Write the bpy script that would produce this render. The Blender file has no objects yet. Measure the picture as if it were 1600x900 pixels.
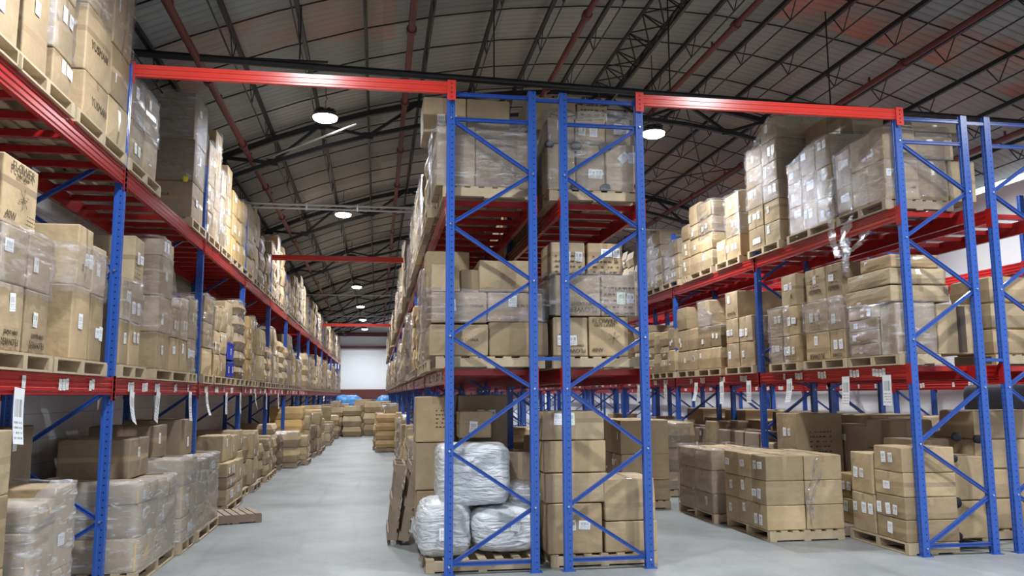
import bpy, math, random
from mathutils import Vector, Matrix, noise

# ------------------------------------------------------------------ camera, world, exposure
sc = bpy.context.scene
COL = sc.collection
PI = math.pi
cd = bpy.data.cameras.new('camera')
cam = bpy.data.objects.new('camera', cd)
COL.objects.link(cam)
sc.camera = cam
cd.sensor_width = 36.0
cd.lens = 1281.37 / 1600 * 36.0
cd.clip_end = 300
_y, _p, _r = math.radians(9.302), math.radians(7.427), math.radians(-0.26)
_f = Vector((math.sin(_y) * math.cos(_p), math.cos(_y) * math.cos(_p), math.sin(_p)))
_r0 = Vector((math.cos(_y), -math.sin(_y), 0))
_u0 = _r0.cross(_f)
_r1 = _r0 * math.cos(_r) + _u0 * math.sin(_r)
_u1 = _r1.cross(_f)
m = Matrix((_r1, _u1, -_f)).transposed().to_4x4()
m.translation = Vector((0, 0, 2.0))
cam.matrix_world = m

w = bpy.data.worlds.new('world')
sc.world = w
w.use_nodes = True
w.node_tree.nodes['Background'].inputs[0].default_value = (0.75, 0.85, 1.0, 1)
w.node_tree.nodes['Background'].inputs[1].default_value = 0.05
sc.view_settings.view_transform = 'Standard'
sc.view_settings.look = 'None'
sc.view_settings.gamma = 1
sc.view_settings.use_curve_mapping = False
sc.view_settings.exposure = 0.13
sc.cycles.max_bounces = 6
sc.cycles.diffuse_bounces = 3
sc.cycles.glossy_bounces = 3
sc.cycles.transparent_max_bounces = 12
sc.cycles.use_denoising = True
sc.cycles.sample_clamp_indirect = 6

LAMP_W = 300.0           # each high-bay lamp
LAMP_ROWS = (-1.03, 5.3, 10.2)
LAMP_Y = [-10.6, -2.1, 6.4, 15.0, 23.3, 31.0, 39.2, 48.0, 56.5, 64.3]
LAMP_Z = 7.12

# ------------------------------------------------------------------ materials
def newmat(name):
    mt = bpy.data.materials.new(name)
    mt.use_nodes = True
    return mt, mt.node_tree.nodes, mt.node_tree.links, mt.node_tree.nodes['Principled BSDF']

def simple(name, col, rough=0.5, metal=0.0, var=0.0, vscale=3.0, bump=0.0, bscale=60.0, spec=0.5):
    mt, N, L, B = newmat(name)
    B.inputs['Base Color'].default_value = (*col, 1)
    B.inputs['Roughness'].default_value = rough
    B.inputs['Metallic'].default_value = metal
    B.inputs['Specular IOR Level'].default_value = spec
    if var or bump:
        tc = N.new('ShaderNodeTexCoord')
        nz = N.new('ShaderNodeTexNoise'); nz.inputs['Scale'].default_value = vscale
        nz.inputs['Detail'].default_value = 6
        L.new(tc.outputs['Object'], nz.inputs['Vector'])
    if var:
        mx = N.new('ShaderNodeMix'); mx.data_type = 'RGBA'
        mx.inputs['A'].default_value = (*[c * (1 - var) for c in col], 1)
        mx.inputs['B'].default_value = (*[min(1, c * (1 + var)) for c in col], 1)
        L.new(nz.outputs['Fac'], mx.inputs['Factor'])
        L.new(mx.outputs['Result'], B.inputs['Base Color'])
    if bump:
        n2 = N.new('ShaderNodeTexNoise'); n2.inputs['Scale'].default_value = bscale
        L.new(tc.outputs['Object'], n2.inputs['Vector'])
        bp = N.new('ShaderNodeBump'); bp.inputs['Strength'].default_value = bump
        bp.inputs['Distance'].default_value = 0.01
        L.new(n2.outputs['Fac'], bp.inputs['Height'])
        L.new(bp.outputs['Normal'], B.inputs['Normal'])
    return mt

def card_mat(name, col, sat=0.25, rough=0.62):
    """corrugated cardboard: every box its own tone, faint creases and soft dents"""
    mt, N, L, B = newmat(name)
    oi = N.new('ShaderNodeObjectInfo')
    tc = N.new('ShaderNodeTexCoord')
    at = N.new('ShaderNodeAttribute'); at.attribute_name = 'tone'
    add = N.new('ShaderNodeMath'); add.operation = 'ADD'
    L.new(oi.outputs['Random'], add.inputs[0]); L.new(at.outputs['Fac'], add.inputs[1])
    fr = N.new('ShaderNodeMath'); fr.operation = 'FRACT'
    L.new(add.outputs[0], fr.inputs[0])
    cr = N.new('ShaderNodeValToRGB')
    e = cr.color_ramp.elements
    e[0].position = 0; e[0].color = (col[0] * .66, col[1] * .63, col[2] * .58, 1)
    e[1].position = 1; e[1].color = (col[0] * 1.12, col[1] * 1.08, col[2] * 0.98, 1)
    k = e.new(0.5); k.color = (*col, 1)
    k = e.new(0.78); k.color = (col[0] * .92, col[1] * .87, col[2] * .80, 1)
    L.new(fr.outputs[0], cr.inputs['Fac'])
    nz = N.new('ShaderNodeTexNoise'); nz.inputs['Scale'].default_value = 2.2; nz.inputs['Detail'].default_value = 5
    L.new(tc.outputs['Object'], nz.inputs['Vector'])
    mp = N.new('ShaderNodeMapRange'); mp.inputs[1].default_value = .3; mp.inputs[2].default_value = .7
    mp.inputs[3].default_value = .78; mp.inputs[4].default_value = 1.14
    L.new(nz.outputs['Fac'], mp.inputs[0])
    vm = N.new('ShaderNodeVectorMath'); vm.operation = 'SCALE'
    L.new(cr.outputs['Color'], vm.inputs[0]); L.new(mp.outputs[0], vm.inputs['Scale'])
    L.new(vm.outputs[0], B.inputs['Base Color'])
    B.inputs['Roughness'].default_value = rough
    B.inputs['Specular IOR Level'].default_value = 0.3
    n2 = N.new('ShaderNodeTexNoise'); n2.inputs['Scale'].default_value = 6; n2.inputs['Detail'].default_value = 3
    L.new(tc.outputs['Object'], n2.inputs['Vector'])
    bp = N.new('ShaderNodeBump'); bp.inputs['Strength'].default_value = .5; bp.inputs['Distance'].default_value = .03
    L.new(n2.outputs['Fac'], bp.inputs['Height']); L.new(bp.outputs['Normal'], B.inputs['Normal'])
    return mt

M = {}
M['card'] = card_mat('cardboard', (0.47, 0.362, 0.232))
M['card_yellow'] = card_mat('cardboard_yellow', (0.54, 0.375, 0.175), rough=.4)
M['card_dark'] = card_mat('cardboard_dark', (0.30, 0.235, 0.165))
M['tape'] = simple('packing_tape', (0.37, 0.265, 0.165), 0.22)
M['black_tape'] = simple('dark_tape', (0.07, 0.05, 0.04), 0.3)
M['ink'] = simple('printed_ink', (0.10, 0.065, 0.04), 0.6)
M['blue'] = None
M['red'] = simple('red_beam_paint', (0.36, 0.014, 0.014), 0.27, var=.18, vscale=4)
M['redtie'] = simple('bright_red_paint', (0.70, 0.05, 0.035), 0.25, var=.1, vscale=3)
M['brace'] = simple('blue_brace_paint', (0.022, 0.075, 0.34), 0.28, var=.12, vscale=6)
M['zinc'] = simple('zinc_bolt', (0.75, 0.76, 0.78), 0.3, 0.9)
M['wood'] = simple('pallet_wood', (0.45, 0.355, 0.235), 0.75, var=.35, vscale=5, bump=.3, bscale=30)
M['wood_old'] = simple('weathered_pallet_wood', (0.30, 0.235, 0.17), 0.8, var=.4, vscale=6, bump=.3, bscale=30)
M['roofsteel'] = simple('dark_roof_steel', (0.011, 0.011, 0.014), 0.5, var=.3)
M['sprinkler'] = simple('dull_red_pipe', (0.13, 0.028, 0.032), 0.62, var=.2)
M['galv'] = simple('galvanised_tube', (0.5, 0.51, 0.53), 0.45, 0.6)
M['housing'] = simple('lamp_housing', (0.12, 0.12, 0.13), 0.4, 0.5)
M['white_wall'] = simple('white_painted_wall', (0.78, 0.80, 0.82), 0.75, var=.06, vscale=.5, bump=.15, bscale=8)
M['fascia'] = simple('dark_red_fascia', (0.10, 0.022, 0.02), 0.6)
M['blue_tarp'] = simple('blue_tarpaulin', (0.04, 0.20, 0.48), 0.45, var=.2)
M['crate'] = simple('blue_plastic', (0.015, 0.05, 0.48), 0.3)
M['foam'] = simple('black_foam', (0.012, 0.012, 0.015), 0.6)
M['yellow'] = simple('yellow_tape', (0.7, 0.6, 0.03), 0.4)
M['dark_cloth'] = simple('black_plastic_sheet', (0.02, 0.02, 0.028), 0.6)

def blue_post():
    mt, N, L, B = newmat('blue_post_paint')
    B.inputs['Roughness'].default_value = .3
    uv = N.new('ShaderNodeUVMap')
    sp = N.new('ShaderNodeSeparateXYZ'); L.new(uv.outputs[0], sp.inputs[0])
    def M2(op, a, b=None):
        n = N.new('ShaderNodeMath'); n.operation = op
        for i, v in enumerate((a, b)):
            if v is None: continue
            if isinstance(v, (int, float)): n.inputs[i].default_value = v
            else: L.new(v, n.inputs[i])
        return n.outputs[0]
    isweb = M2('GREATER_THAN', sp.outputs[0], .5)
    uw = M2('ABSOLUTE', M2('SUBTRACT', M2('ABSOLUTE', M2('SUBTRACT', sp.outputs[0], 1.0)), .021))
    uf = M2('ABSOLUTE', sp.outputs[0])
    mx = N.new('ShaderNodeMix'); L.new(isweb, mx.inputs['Factor']); L.new(uf, mx.inputs[2]); L.new(uw, mx.inputs[3])
    fv = M2('SUBTRACT', M2('FRACT', M2('DIVIDE', sp.outputs[1], .075)), .5)
    dv = M2('MULTIPLY', fv, .075)
    d = M2('SQRT', M2('ADD', M2('POWER', mx.outputs[0], 2.0), M2('POWER', dv, 2.0)))
    hole = M2('LESS_THAN', d, .0085)
    mc = N.new('ShaderNodeMix'); mc.data_type = 'RGBA'
    mc.inputs['A'].default_value = (.028, .095, .40, 1); mc.inputs['B'].default_value = (.004, .008, .03, 1)
    L.new(hole, mc.inputs['Factor']); L.new(mc.outputs['Result'], B.inputs['Base Color'])
    return mt
M['blue'] = blue_post()

def label_mat(name, seed, base=(0.92, 0.94, 0.98)):
    """white paper with a bar code block and printed lines, in the face's own UV"""
    mt, N, L, B = newmat(name)
    B.inputs['Roughness'].default_value = .4
    uv = N.new('ShaderNodeUVMap')
    sp = N.new('ShaderNodeSeparateXYZ'); L.new(uv.outputs[0], sp.inputs[0])
    def M2(op, a, b=None):
        n = N.new('ShaderNodeMath'); n.operation = op
        for i, v in enumerate((a, b)):
            if v is None: continue
            if isinstance(v, (int, float)): n.inputs[i].default_value = v
            else: L.new(v, n.inputs[i])
        return n.outputs[0]
    def noise1(vec_in, sc_, thr):
        mpn = N.new('ShaderNodeCombineXYZ')
        for i, v in enumerate(vec_in):
            if v is None: continue
            L.new(v, mpn.inputs[i])
        mpn.inputs[2].default_value = seed
        nn = N.new('ShaderNodeTexNoise'); nn.inputs['Scale'].default_value = sc_; nn.inputs['Detail'].default_value = 0
        L.new(mpn.outputs[0], nn.inputs['Vector'])
        return M2('GREATER_THAN', nn.outputs['Fac'], thr)
    u, v = sp.outputs[0], sp.outputs[1]
    inb = lambda c, a, b: M2('MULTIPLY', M2('GREATER_THAN', c, a), M2('LESS_THAN', c, b))
    bars = M2('MULTIPLY', noise1((u, None), 34, .5), M2('MULTIPLY', inb(v, .48, .80), inb(u, .14, .86)))
    rows = M2('LESS_THAN', M2('FRACT', M2('MULTIPLY', v, 11.0)), .42)
    words_ = M2('MULTIPLY', noise1((M2('MULTIPLY', u, 4.0), M2('FLOOR', M2('MULTIPLY', v, 11.0))), 5, .46), rows)
    txt = M2('MULTIPLY', words_, M2('MULTIPLY', inb(v, .08, .42), inb(u, .1, .9)))
    k = M2('MULTIPLY', M2('MAXIMUM', bars, txt), .75)
    mc = N.new('ShaderNodeMix'); mc.data_type = 'RGBA'
    mc.inputs['A'].default_value = (*base, 1); mc.inputs['B'].default_value = (.05, .05, .06, 1)
    L.new(k, mc.inputs['Factor']); L.new(mc.outputs['Result'], B.inputs['Base Color'])
    return mt
M['label'] = label_mat('shipping_label_paper', 1.7)
M['label2'] = label_mat('barcode_label_paper', 9.1, (.80, .80, .78))
M['paper'] = label_mat('hanging_paper', 4.3, (.80, .82, .84))
M['label_green'] = label_mat('green_label_paper', 6.3, (.72, .80, .66))

def film_mat(name, dens, tint=(1, 1, 1), base=.03):
    """thin clear stretch film: mostly see-through, glossy, milky along stretched folds"""
    mt, N, L, B = newmat(name)
    N.remove(B)
    out = N['Material Output']
    tc = N.new('ShaderNodeTexCoord')
    uv = N.new('ShaderNodeMapping'); L.new(tc.outputs['Object'], uv.inputs[0])
    uv.inputs['Rotation'].default_value = (0.35, 0.2, 0.1)
    uv.inputs['Scale'].default_value = (1.3, 1.3, 8)
    nz = N.new('ShaderNodeTexNoise'); nz.inputs['Scale'].default_value = 2.4
    nz.inputs['Detail'].default_value = 7; nz.inputs['Roughness'].default_value = .65
    nz.inputs['Distortion'].default_value = .6
    L.new(uv.outputs[0], nz.inputs['Vector'])
    mr = N.new('ShaderNodeMapRange'); mr.inputs[1].default_value = .53; mr.inputs[2].default_value = .72
    mr.inputs[3].default_value = base; mr.inputs[4].default_value = dens
    L.new(nz.outputs['Fac'], mr.inputs[0])
    bp = N.new('ShaderNodeBump'); bp.inputs['Strength'].default_value = .7; bp.inputs['Distance'].default_value = .05
    L.new(nz.outputs['Fac'], bp.inputs['Height'])
    tr = N.new('ShaderNodeBsdfTransparent'); tr.inputs[0].default_value = (.985, .985, .99, 1)
    df = N.new('ShaderNodeBsdfDiffuse'); df.inputs[0].default_value = (.82 * tint[0], .84 * tint[1], .87 * tint[2], 1)
    tl = N.new('ShaderNodeBsdfTranslucent'); tl.inputs[0].default_value = (.8, .82, .85, 1)
    gl = N.new('ShaderNodeBsdfGlossy'); gl.inputs['Roughness'].default_value = .17
    gl.inputs['Color'].default_value = (.9, .93, 1, 1)
    L.new(bp.outputs[0], gl.inputs['Normal'])
    m0 = N.new('ShaderNodeMixShader'); m0.inputs[0].default_value = .3
    L.new(df.outputs[0], m0.inputs[1]); L.new(tl.outputs[0], m0.inputs[2])
    m1 = N.new('ShaderNodeMixShader'); L.new(mr.outputs[0], m1.inputs[0])
    L.new(tr.outputs[0], m1.inputs[1]); L.new(m0.outputs[0], m1.inputs[2])
    fz = N.new('ShaderNodeLayerWeight'); fz.inputs[0].default_value = .35
    L.new(bp.outputs[0], fz.inputs['Normal'])
    mf = N.new('ShaderNodeMapRange'); mf.inputs[3].default_value = .10; mf.inputs[4].default_value = .38
    L.new(fz.outputs['Fresnel'], mf.inputs[0])
    m2 = N.new('ShaderNodeMixShader'); L.new(mf.outputs[0], m2.inputs[0])
    L.new(m1.outputs[0], m2.inputs[1]); L.new(gl.outputs[0], m2.inputs[2])
    L.new(m2.outputs[0], out.inputs[0])
    return mt
M['film'] = film_mat('stretch_film', .6)
M['film_thick'] = film_mat('thick_stretch_film', .98, base=.22)

def sack_mat():
    mt, N, L, B = newmat('white_wrapping')
    tc = N.new('ShaderNodeTexCoord')
    mpn = N.new('ShaderNodeMapping'); mpn.inputs['Scale'].default_value = (1.2, 1.2, 4); mpn.inputs['Rotation'].default_value = (.3, .5, 0)
    L.new(tc.outputs['Object'], mpn.inputs[0])
    nz = N.new('ShaderNodeTexNoise'); nz.inputs['Scale'].default_value = 3; nz.inputs['Detail'].default_value = 8
    nz.inputs['Distortion'].default_value = 1.2
    L.new(mpn.outputs[0], nz.inputs['Vector'])
    bp = N.new('ShaderNodeBump'); bp.inputs['Strength'].default_value = 1; bp.inputs['Distance'].default_value = .06
    L.new(nz.outputs['Fac'], bp.inputs['Height']); L.new(bp.outputs[0], B.inputs['Normal'])
    B.inputs['Base Color'].default_value = (.66, .68, .70, 1)
    B.inputs['Roughness'].default_value = .3
    B.inputs['Specular IOR Level'].default_value = .6
    return mt
M['sack'] = sack_mat()

def floor_mat():
    mt, N, L, B = newmat('concrete_floor')
    tc = N.new('ShaderNodeTexCoord')
    n1 = N.new('ShaderNodeTexNoise'); n1.inputs['Scale'].default_value = .8; n1.inputs['Detail'].default_value = 8
    n1.inputs['Roughness'].default_value = .65
    L.new(tc.outputs['Object'], n1.inputs['Vector'])
    cr = N.new('ShaderNodeValToRGB')
    cr.color_ramp.elements[0].position = .3; cr.color_ramp.elements[0].color = (.19, .203, .207, 1)
    cr.color_ramp.elements[1].position = .7; cr.color_ramp.elements[1].color = (.325, .34, .345, 1)
    L.new(n1.outputs['Fac'], cr.inputs[0])
    # long tyre scuffs running down the aisle
    mp2 = N.new('ShaderNodeMapping'); mp2.inputs['Scale'].default_value = (2.6, .12, 1)
    L.new(tc.outputs['Object'], mp2.inputs[0])
    n2 = N.new('ShaderNodeTexNoise'); n2.inputs['Scale'].default_value = 1.6; n2.inputs['Detail'].default_value = 5
    L.new(mp2.outputs[0], n2.inputs['Vector'])
    mr = N.new('ShaderNodeMapRange'); mr.inputs[1].default_value = .56; mr.inputs[2].default_value = .72
    mr.inputs[3].default_value = 1; mr.inputs[4].default_value = .82
    L.new(n2.outputs['Fac'], mr.inputs[0])
    vm = N.new('ShaderNodeVectorMath'); vm.operation = 'SCALE'
    L.new(cr.outputs[0], vm.inputs[0]); L.new(mr.outputs[0], vm.inputs['Scale'])
    L.new(vm.outputs[0], B.inputs['Base Color'])
    B.inputs['Roughness'].default_value = .42
    bp = N.new('ShaderNodeBump'); bp.inputs['Strength'].default_value = .12
    n3 = N.new('ShaderNodeTexNoise'); n3.inputs['Scale'].default_value = 14; n3.inputs['Detail'].default_value = 6
    L.new(tc.outputs['Object'], n3.inputs['Vector']); L.new(n3.outputs['Fac'], bp.inputs['Height'])
    L.new(bp.outputs[0], B.inputs['Normal'])
    return mt
M['floor'] = floor_mat()

def roof_mat():
    """fibre-cement sheets, each its own grey; a few rust-red painted ones"""
    mt, N, L, B = newmat('roof_sheets')
    uv = N.new('ShaderNodeUVMap')
    br = N.new('ShaderNodeTexBrick')
    br.offset = 0; br.inputs['Scale'].default_value = 1
    br.inputs['Brick Width'].default_value = 1.2; br.inputs['Row Height'].default_value = 2.1
    br.inputs['Mortar Size'].default_value = .003
    br.inputs['Color1'].default_value = (0, 0, 0, 1); br.inputs['Color2'].default_value = (1, 1, 1, 1)
    br.inputs['Mortar'].default_value = (.1, .1, .1, 1)
    L.new(uv.outputs[0], br.inputs['Vector'])
    cr = N.new('ShaderNodeValToRGB'); e = cr.color_ramp.elements
    e[0].position = 0; e[0].color = (.25, .258, .252, 1)
    e[1].position = 1; e[1].color = (.35, .35, .345, 1)
    k = e.new(.5); k.color = (.29, .295, .29, 1)
    L.new(br.outputs['Color'], cr.inputs[0])
    tc = N.new('ShaderNodeTexCoord')
    n1 = N.new('ShaderNodeTexNoise'); n1.inputs['Scale'].default_value = .9; n1.inputs['Detail'].default_value = 4
    L.new(tc.outputs['Object'], n1.inputs['Vector'])
    sp = N.new('ShaderNodeSeparateXYZ'); L.new(tc.outputs['Object'], sp.inputs[0])
    def MM(op, a, b=None):
        n = N.new('ShaderNodeMath'); n.operation = op
        for i, v in enumerate((a, b)):
            if v is None: continue
            if isinstance(v, (int, float)): n.inputs[i].default_value = v
            else: L.new(v, n.inputs[i])
        return n.outputs[0]
    # rust-red stained sheets: one run of sheets right of the ridge, a weaker one at the left
    def win(v, a, b): return MM('MULTIPLY', MM('GREATER_THAN', v, a), MM('LESS_THAN', v, b))
    yb = win(sp.outputs[1], 11.7, 13.1)
    ya = win(sp.outputs[1], 20.5, 22.3)
    right = MM('MULTIPLY', yb, win(sp.outputs[0], 6.9, 12.2))
    left = MM('MULTIPLY', MM('MULTIPLY', win(sp.outputs[1], 12.0, 14.0), win(sp.outputs[0], -3.3, .2)), .5)
    mid = MM('MULTIPLY', MM('MULTIPLY', ya, win(sp.outputs[0], 6.5, 10.5)), .4)
    nm = N.new('ShaderNodeMapRange'); nm.inputs[1].default_value = .38; nm.inputs[2].default_value = .6
    L.new(n1.outputs['Fac'], nm.inputs[0])
    mr = N.new('ShaderNodeMath'); mr.operation = 'MULTIPLY'
    L.new(MM('ADD', MM('ADD', right, left), mid), mr.inputs[0]); L.new(nm.outputs[0], mr.inputs[1])
    mx = N.new('ShaderNodeMix'); mx.data_type = 'RGBA'; mx.inputs['B'].default_value = (.44, .20, .15, 1)
    L.new(mr.outputs[0], mx.inputs['Factor']); L.new(cr.outputs[0], mx.inputs['A'])
    wv = MM('SINE', MM('MULTIPLY', sp.outputs[1], 2 * PI / .18))  # groove shade painted into the sheet colour as dark stripes along the corrugation
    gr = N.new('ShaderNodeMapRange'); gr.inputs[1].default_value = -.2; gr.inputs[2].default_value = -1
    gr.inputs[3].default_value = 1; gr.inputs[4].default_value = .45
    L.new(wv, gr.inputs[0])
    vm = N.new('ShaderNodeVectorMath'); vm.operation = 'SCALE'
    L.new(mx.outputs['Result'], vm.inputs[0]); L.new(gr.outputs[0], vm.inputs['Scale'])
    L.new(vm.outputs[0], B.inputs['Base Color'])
    B.inputs['Roughness'].default_value = .6
    return mt
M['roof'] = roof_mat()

def wall_block():
    mt, N, L, B = newmat('white_block_wall')
    tc = N.new('ShaderNodeTexCoord')
    sp = N.new('ShaderNodeSeparateXYZ'); L.new(tc.outputs['Object'], sp.inputs[0])
    cb = N.new('ShaderNodeCombineXYZ')
    ad = N.new('ShaderNodeMath'); ad.operation = 'ADD'; L.new(sp.outputs[0], ad.inputs[0]); L.new(sp.outputs[1], ad.inputs[1])
    L.new(ad.outputs[0], cb.inputs[0]); L.new(sp.outputs[2], cb.inputs[1])
    br = N.new('ShaderNodeTexBrick'); br.inputs['Scale'].default_value = 1
    br.inputs['Brick Width'].default_value = .8; br.inputs['Row Height'].default_value = .3
    br.inputs['Mortar Size'].default_value = .006
    br.inputs['Color1'].default_value = (.70, .72, .74, 1); br.inputs['Color2'].default_value = (.76, .77, .79, 1)
    br.inputs['Mortar'].default_value = (.5, .51, .52, 1)
    L.new(cb.outputs[0], br.inputs['Vector']); L.new(br.outputs['Color'], B.inputs['Base Color'])
    B.inputs['Roughness'].default_value = .75
    return mt
M['block'] = wall_block()

def emis(name, col, s):
    mt, N, L, B = newmat(name)
    B.inputs['Base Color'].default_value = (.9, .9, .9, 1)
    B.inputs['Emission Color'].default_value = (*col, 1)
    B.inputs['Emission Strength'].default_value = s
    return mt
M['lens'] = emis('lit_lamp_lens', (.93, .96, 1), 30)
M['skylight'] = emis('daylit_translucent_strip', (.85, .93, 1), 2.2)

# ------------------------------------------------------------------ mesh helpers
class MB:
    def __init__(s): s.v = []; s.f = []; s.m = []; s.uv = []; s.tone = []; s.t = 0.0
    def face(s, idx, mi=0, uv=None):
        s.f.append(idx); s.m.append(mi); s.uv.append(uv)
        s.tone.append(s.t)
    def box(s, x0, x1, y0, y1, z0, z1, mi=0):
        b = len(s.v)
        s.v += [(x0, y0, z0), (x1, y0, z0), (x1, y1, z0), (x0, y1, z0), (x0, y0, z1), (x1, y0, z1), (x1, y1, z1), (x0, y1, z1)]
        for q in ((0, 3, 2, 1), (4, 5, 6, 7), (0, 1, 5, 4), (1, 2, 6, 5), (2, 3, 7, 6), (3, 0, 4, 7)):
            s.face([b + i for i in q], mi)
        return s
    def bar(s, p, q, w, h, up=(0, 0, 1), mi=0, prof=None):
        """bar from p to q with a profile in (side, up) axes"""
        p, q = Vector(p), Vector(q); d = (q - p).normalized(); up = Vector(up)
        sd = d.cross(up)
        if sd.length < 1e-4: sd = d.cross(Vector((1, 0, 0)))
        sd.normalize(); u2 = sd.cross(d)
        pr = prof or [(-w / 2, -h / 2), (w / 2, -h / 2), (w / 2, h / 2), (-w / 2, h / 2)]
        n = len(pr); b = len(s.v)
        for e in (p, q):
            for a, c in pr: s.v.append(tuple(e + sd * a + u2 * c))
        for i in range(n):
            j = (i + 1) % n
            s.face([b + i, b + n + i, b + n + j, b + j], mi)
        s.face([b + i for i in range(n)], mi); s.face([b + n + i for i in reversed(range(n))], mi)
        return s
    def tube(s, pts, r, n=8, mi=0):
        P = [Vector(p) for p in pts]; b = len(s.v)
        for k, p in enumerate(P):
            d = (P[min(k + 1, len(P) - 1)] - P[max(k - 1, 0)]).normalized()
            a = d.cross(Vector((0, 0, 1)))
            if a.length < 1e-3: a = d.cross(Vector((1, 0, 0)))
            a.normalize(); c = a.cross(d)
            for i in range(n):
                t = 2 * PI * i / n
                s.v.append(tuple(p + a * r * math.cos(t) + c * r * math.sin(t)))
        for k in range(len(P) - 1):
            for i in range(n):
                j = (i + 1) % n
                s.face([b + k * n + i, b + k * n + j, b + (k + 1) * n + j, b + (k + 1) * n + i], mi)
        s.face([b + i for i in reversed(range(n))], mi)
        e = b + (len(P) - 1) * n
        s.face([e + i for i in range(n)], mi)
        return s
    def lathe(s, prof, cx=0, cy=0, n=20, mi=0):
        b = len(s.v)
        for r, z in prof:
            for i in range(n):
                t = 2 * PI * i / n
                s.v.append((cx + r * math.cos(t), cy + r * math.sin(t), z))
        for k in range(len(prof) - 1):
            for i in range(n):
                j = (i + 1) % n
                s.face([b + k * n + i, b + k * n + j, b + (k + 1) * n + j, b + (k + 1) * n + i], mi)
        s.face([b + i for i in reversed(range(n))], mi)
        e = b + (len(prof) - 1) * n
        s.face([e + i for i in range(n)], mi)
        return s
    def mesh(s, name, mats, smooth=False, tone=False):
        me = bpy.data.meshes.new(name)
        me.from_pydata(s.v, [], s.f)
        for mt in (mats if isinstance(mats, (list, tuple)) else [mats]): me.materials.append(mt)
        me.polygons.foreach_set('material_index', s.m)
        if smooth: me.polygons.foreach_set('use_smooth', [True] * len(s.f))
        if any(u is not None for u in s.uv):
            ul = me.uv_layers.new(name='UVMap'); k = 0
            for fi, u in enumerate(s.uv):
                for c in range(len(s.f[fi])):
                    ul.data[k].uv = u[c] if u else (0, 0)
                    k += 1
        if tone:
            at = me.attributes.new('tone', 'FLOAT', 'FACE')
            at.data.foreach_set('value', s.tone)
        me.update()
        return me
    def obj(s, name, mats, parent=None, loc=None, smooth=False, tone=False):
        o = bpy.data.objects.new(name, s.mesh(name, mats, smooth, tone))
        COL.objects.link(o)
        if parent: o.parent = parent
        if loc: o.location = loc
        return o

def put(name, me, parent=None, loc=(0, 0, 0), rot=(0, 0, 0), scale=None):
    o = bpy.data.objects.new(name, me); COL.objects.link(o)
    o.location = loc; o.rotation_euler = rot
    if scale: o.scale = scale
    if parent: o.parent = parent
    return o
def empty(name, loc=(0, 0, 0), rz=0):
    o = bpy.data.objects.new(name, None); COL.objects.link(o)
    o.location = loc; o.rotation_euler = (0, 0, rz); o.empty_display_size = .2
    return o
def tag(o, label, cat, group=None, kind=None):
    o['label'] = label; o['category'] = cat
    if group: o['group'] = group
    if kind: o['kind'] = kind
    return o
def copy_tree(o, parent=None):
    c = o.copy(); COL.objects.link(c); c.parent = parent
    for ch in list(o.children): copy_tree(ch, c)
    return c

# ------------------------------------------------------------------ setting
WX0, WX1, WY0, WY1 = -4.05, 13.35, -14.0, 68.0
AX, AZ, AK = 4.75, 8.73, 0.0284          # roof arch: apex, height, curvature
def arch(x, drop=0.0): return AZ - drop - AK * (x - AX) ** 2
def struct(o):
    o['kind'] = 'structure'; return o

struct(MB().box(WX0 - .3, WX1 + .3, WY0 - .3, WY1 + .3, -.2, 0).obj('floor', M['floor']))
zl, zr = arch(WX0) + .12, arch(WX1) + .12
struct(MB().box(WX0 - .25, WX0, WY0, WY1, 0, zl).obj('wall_left', M['block']))
struct(MB().box(WX1, WX1 + .25, WY0, WY1, 0, zr - .3).obj('wall_right', M['white_wall']))
def gable(y0, y1, name):
    b = MB(); n = 24
    xs = [WX0 - .25 + (WX1 - WX0 + .5) * i / n for i in range(n + 1)]
    for y in (y0, y1):
        for x in xs: b.v += [(x, y, 0), (x, y, arch(x) + .14)]
    o2 = 2 * (n + 1)
    for i in range(n):
        a = 2 * i
        b.face([a, a + 2, a + 3, a + 1]); b.face([o2 + a, o2 + a + 1, o2 + a + 3, o2 + a + 2])
        b.face([a + 1, a + 3, o2 + a + 3, o2 + a + 1])
    return struct(b.obj(name, M['white_wall']))
gable(WY1, WY1 + .25, 'wall_far')
gable(WY0 - .25, WY0, 'wall_near')
# bright translucent strip along the right eave
struct(MB().box(WX1 + .02, WX1 + .1, 3, 60, zr - .3, zr - .16).obj('window_1', M['skylight']))

def roof():
    b = MB(); nx = 26; dy = .045
    ny = int((WY1 - WY0 + .4) / dy)
    xs = [WX0 - .3 + (WX1 - WX0 + .6) * i / nx for i in range(nx + 1)]
    for j in range(ny + 1):
        y = WY0 - .2 + j * dy
        off = .032 * math.cos(2 * PI * j / 4)
        for x in xs: b.v.append((x, y, arch(x) + .15 + off))
    W = nx + 1
    for j in range(ny):
        y = j * dy
        for i in range(nx):
            a = j * W + i
            u0, u1 = y, y + dy; v0, v1 = xs[i], xs[i + 1]
            b.face([a, a + W, a + W + 1, a + 1], 0, [(u0, v0), (u1, v0), (u1, v1), (u0, v1)])
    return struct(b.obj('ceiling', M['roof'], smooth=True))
roof()

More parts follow.
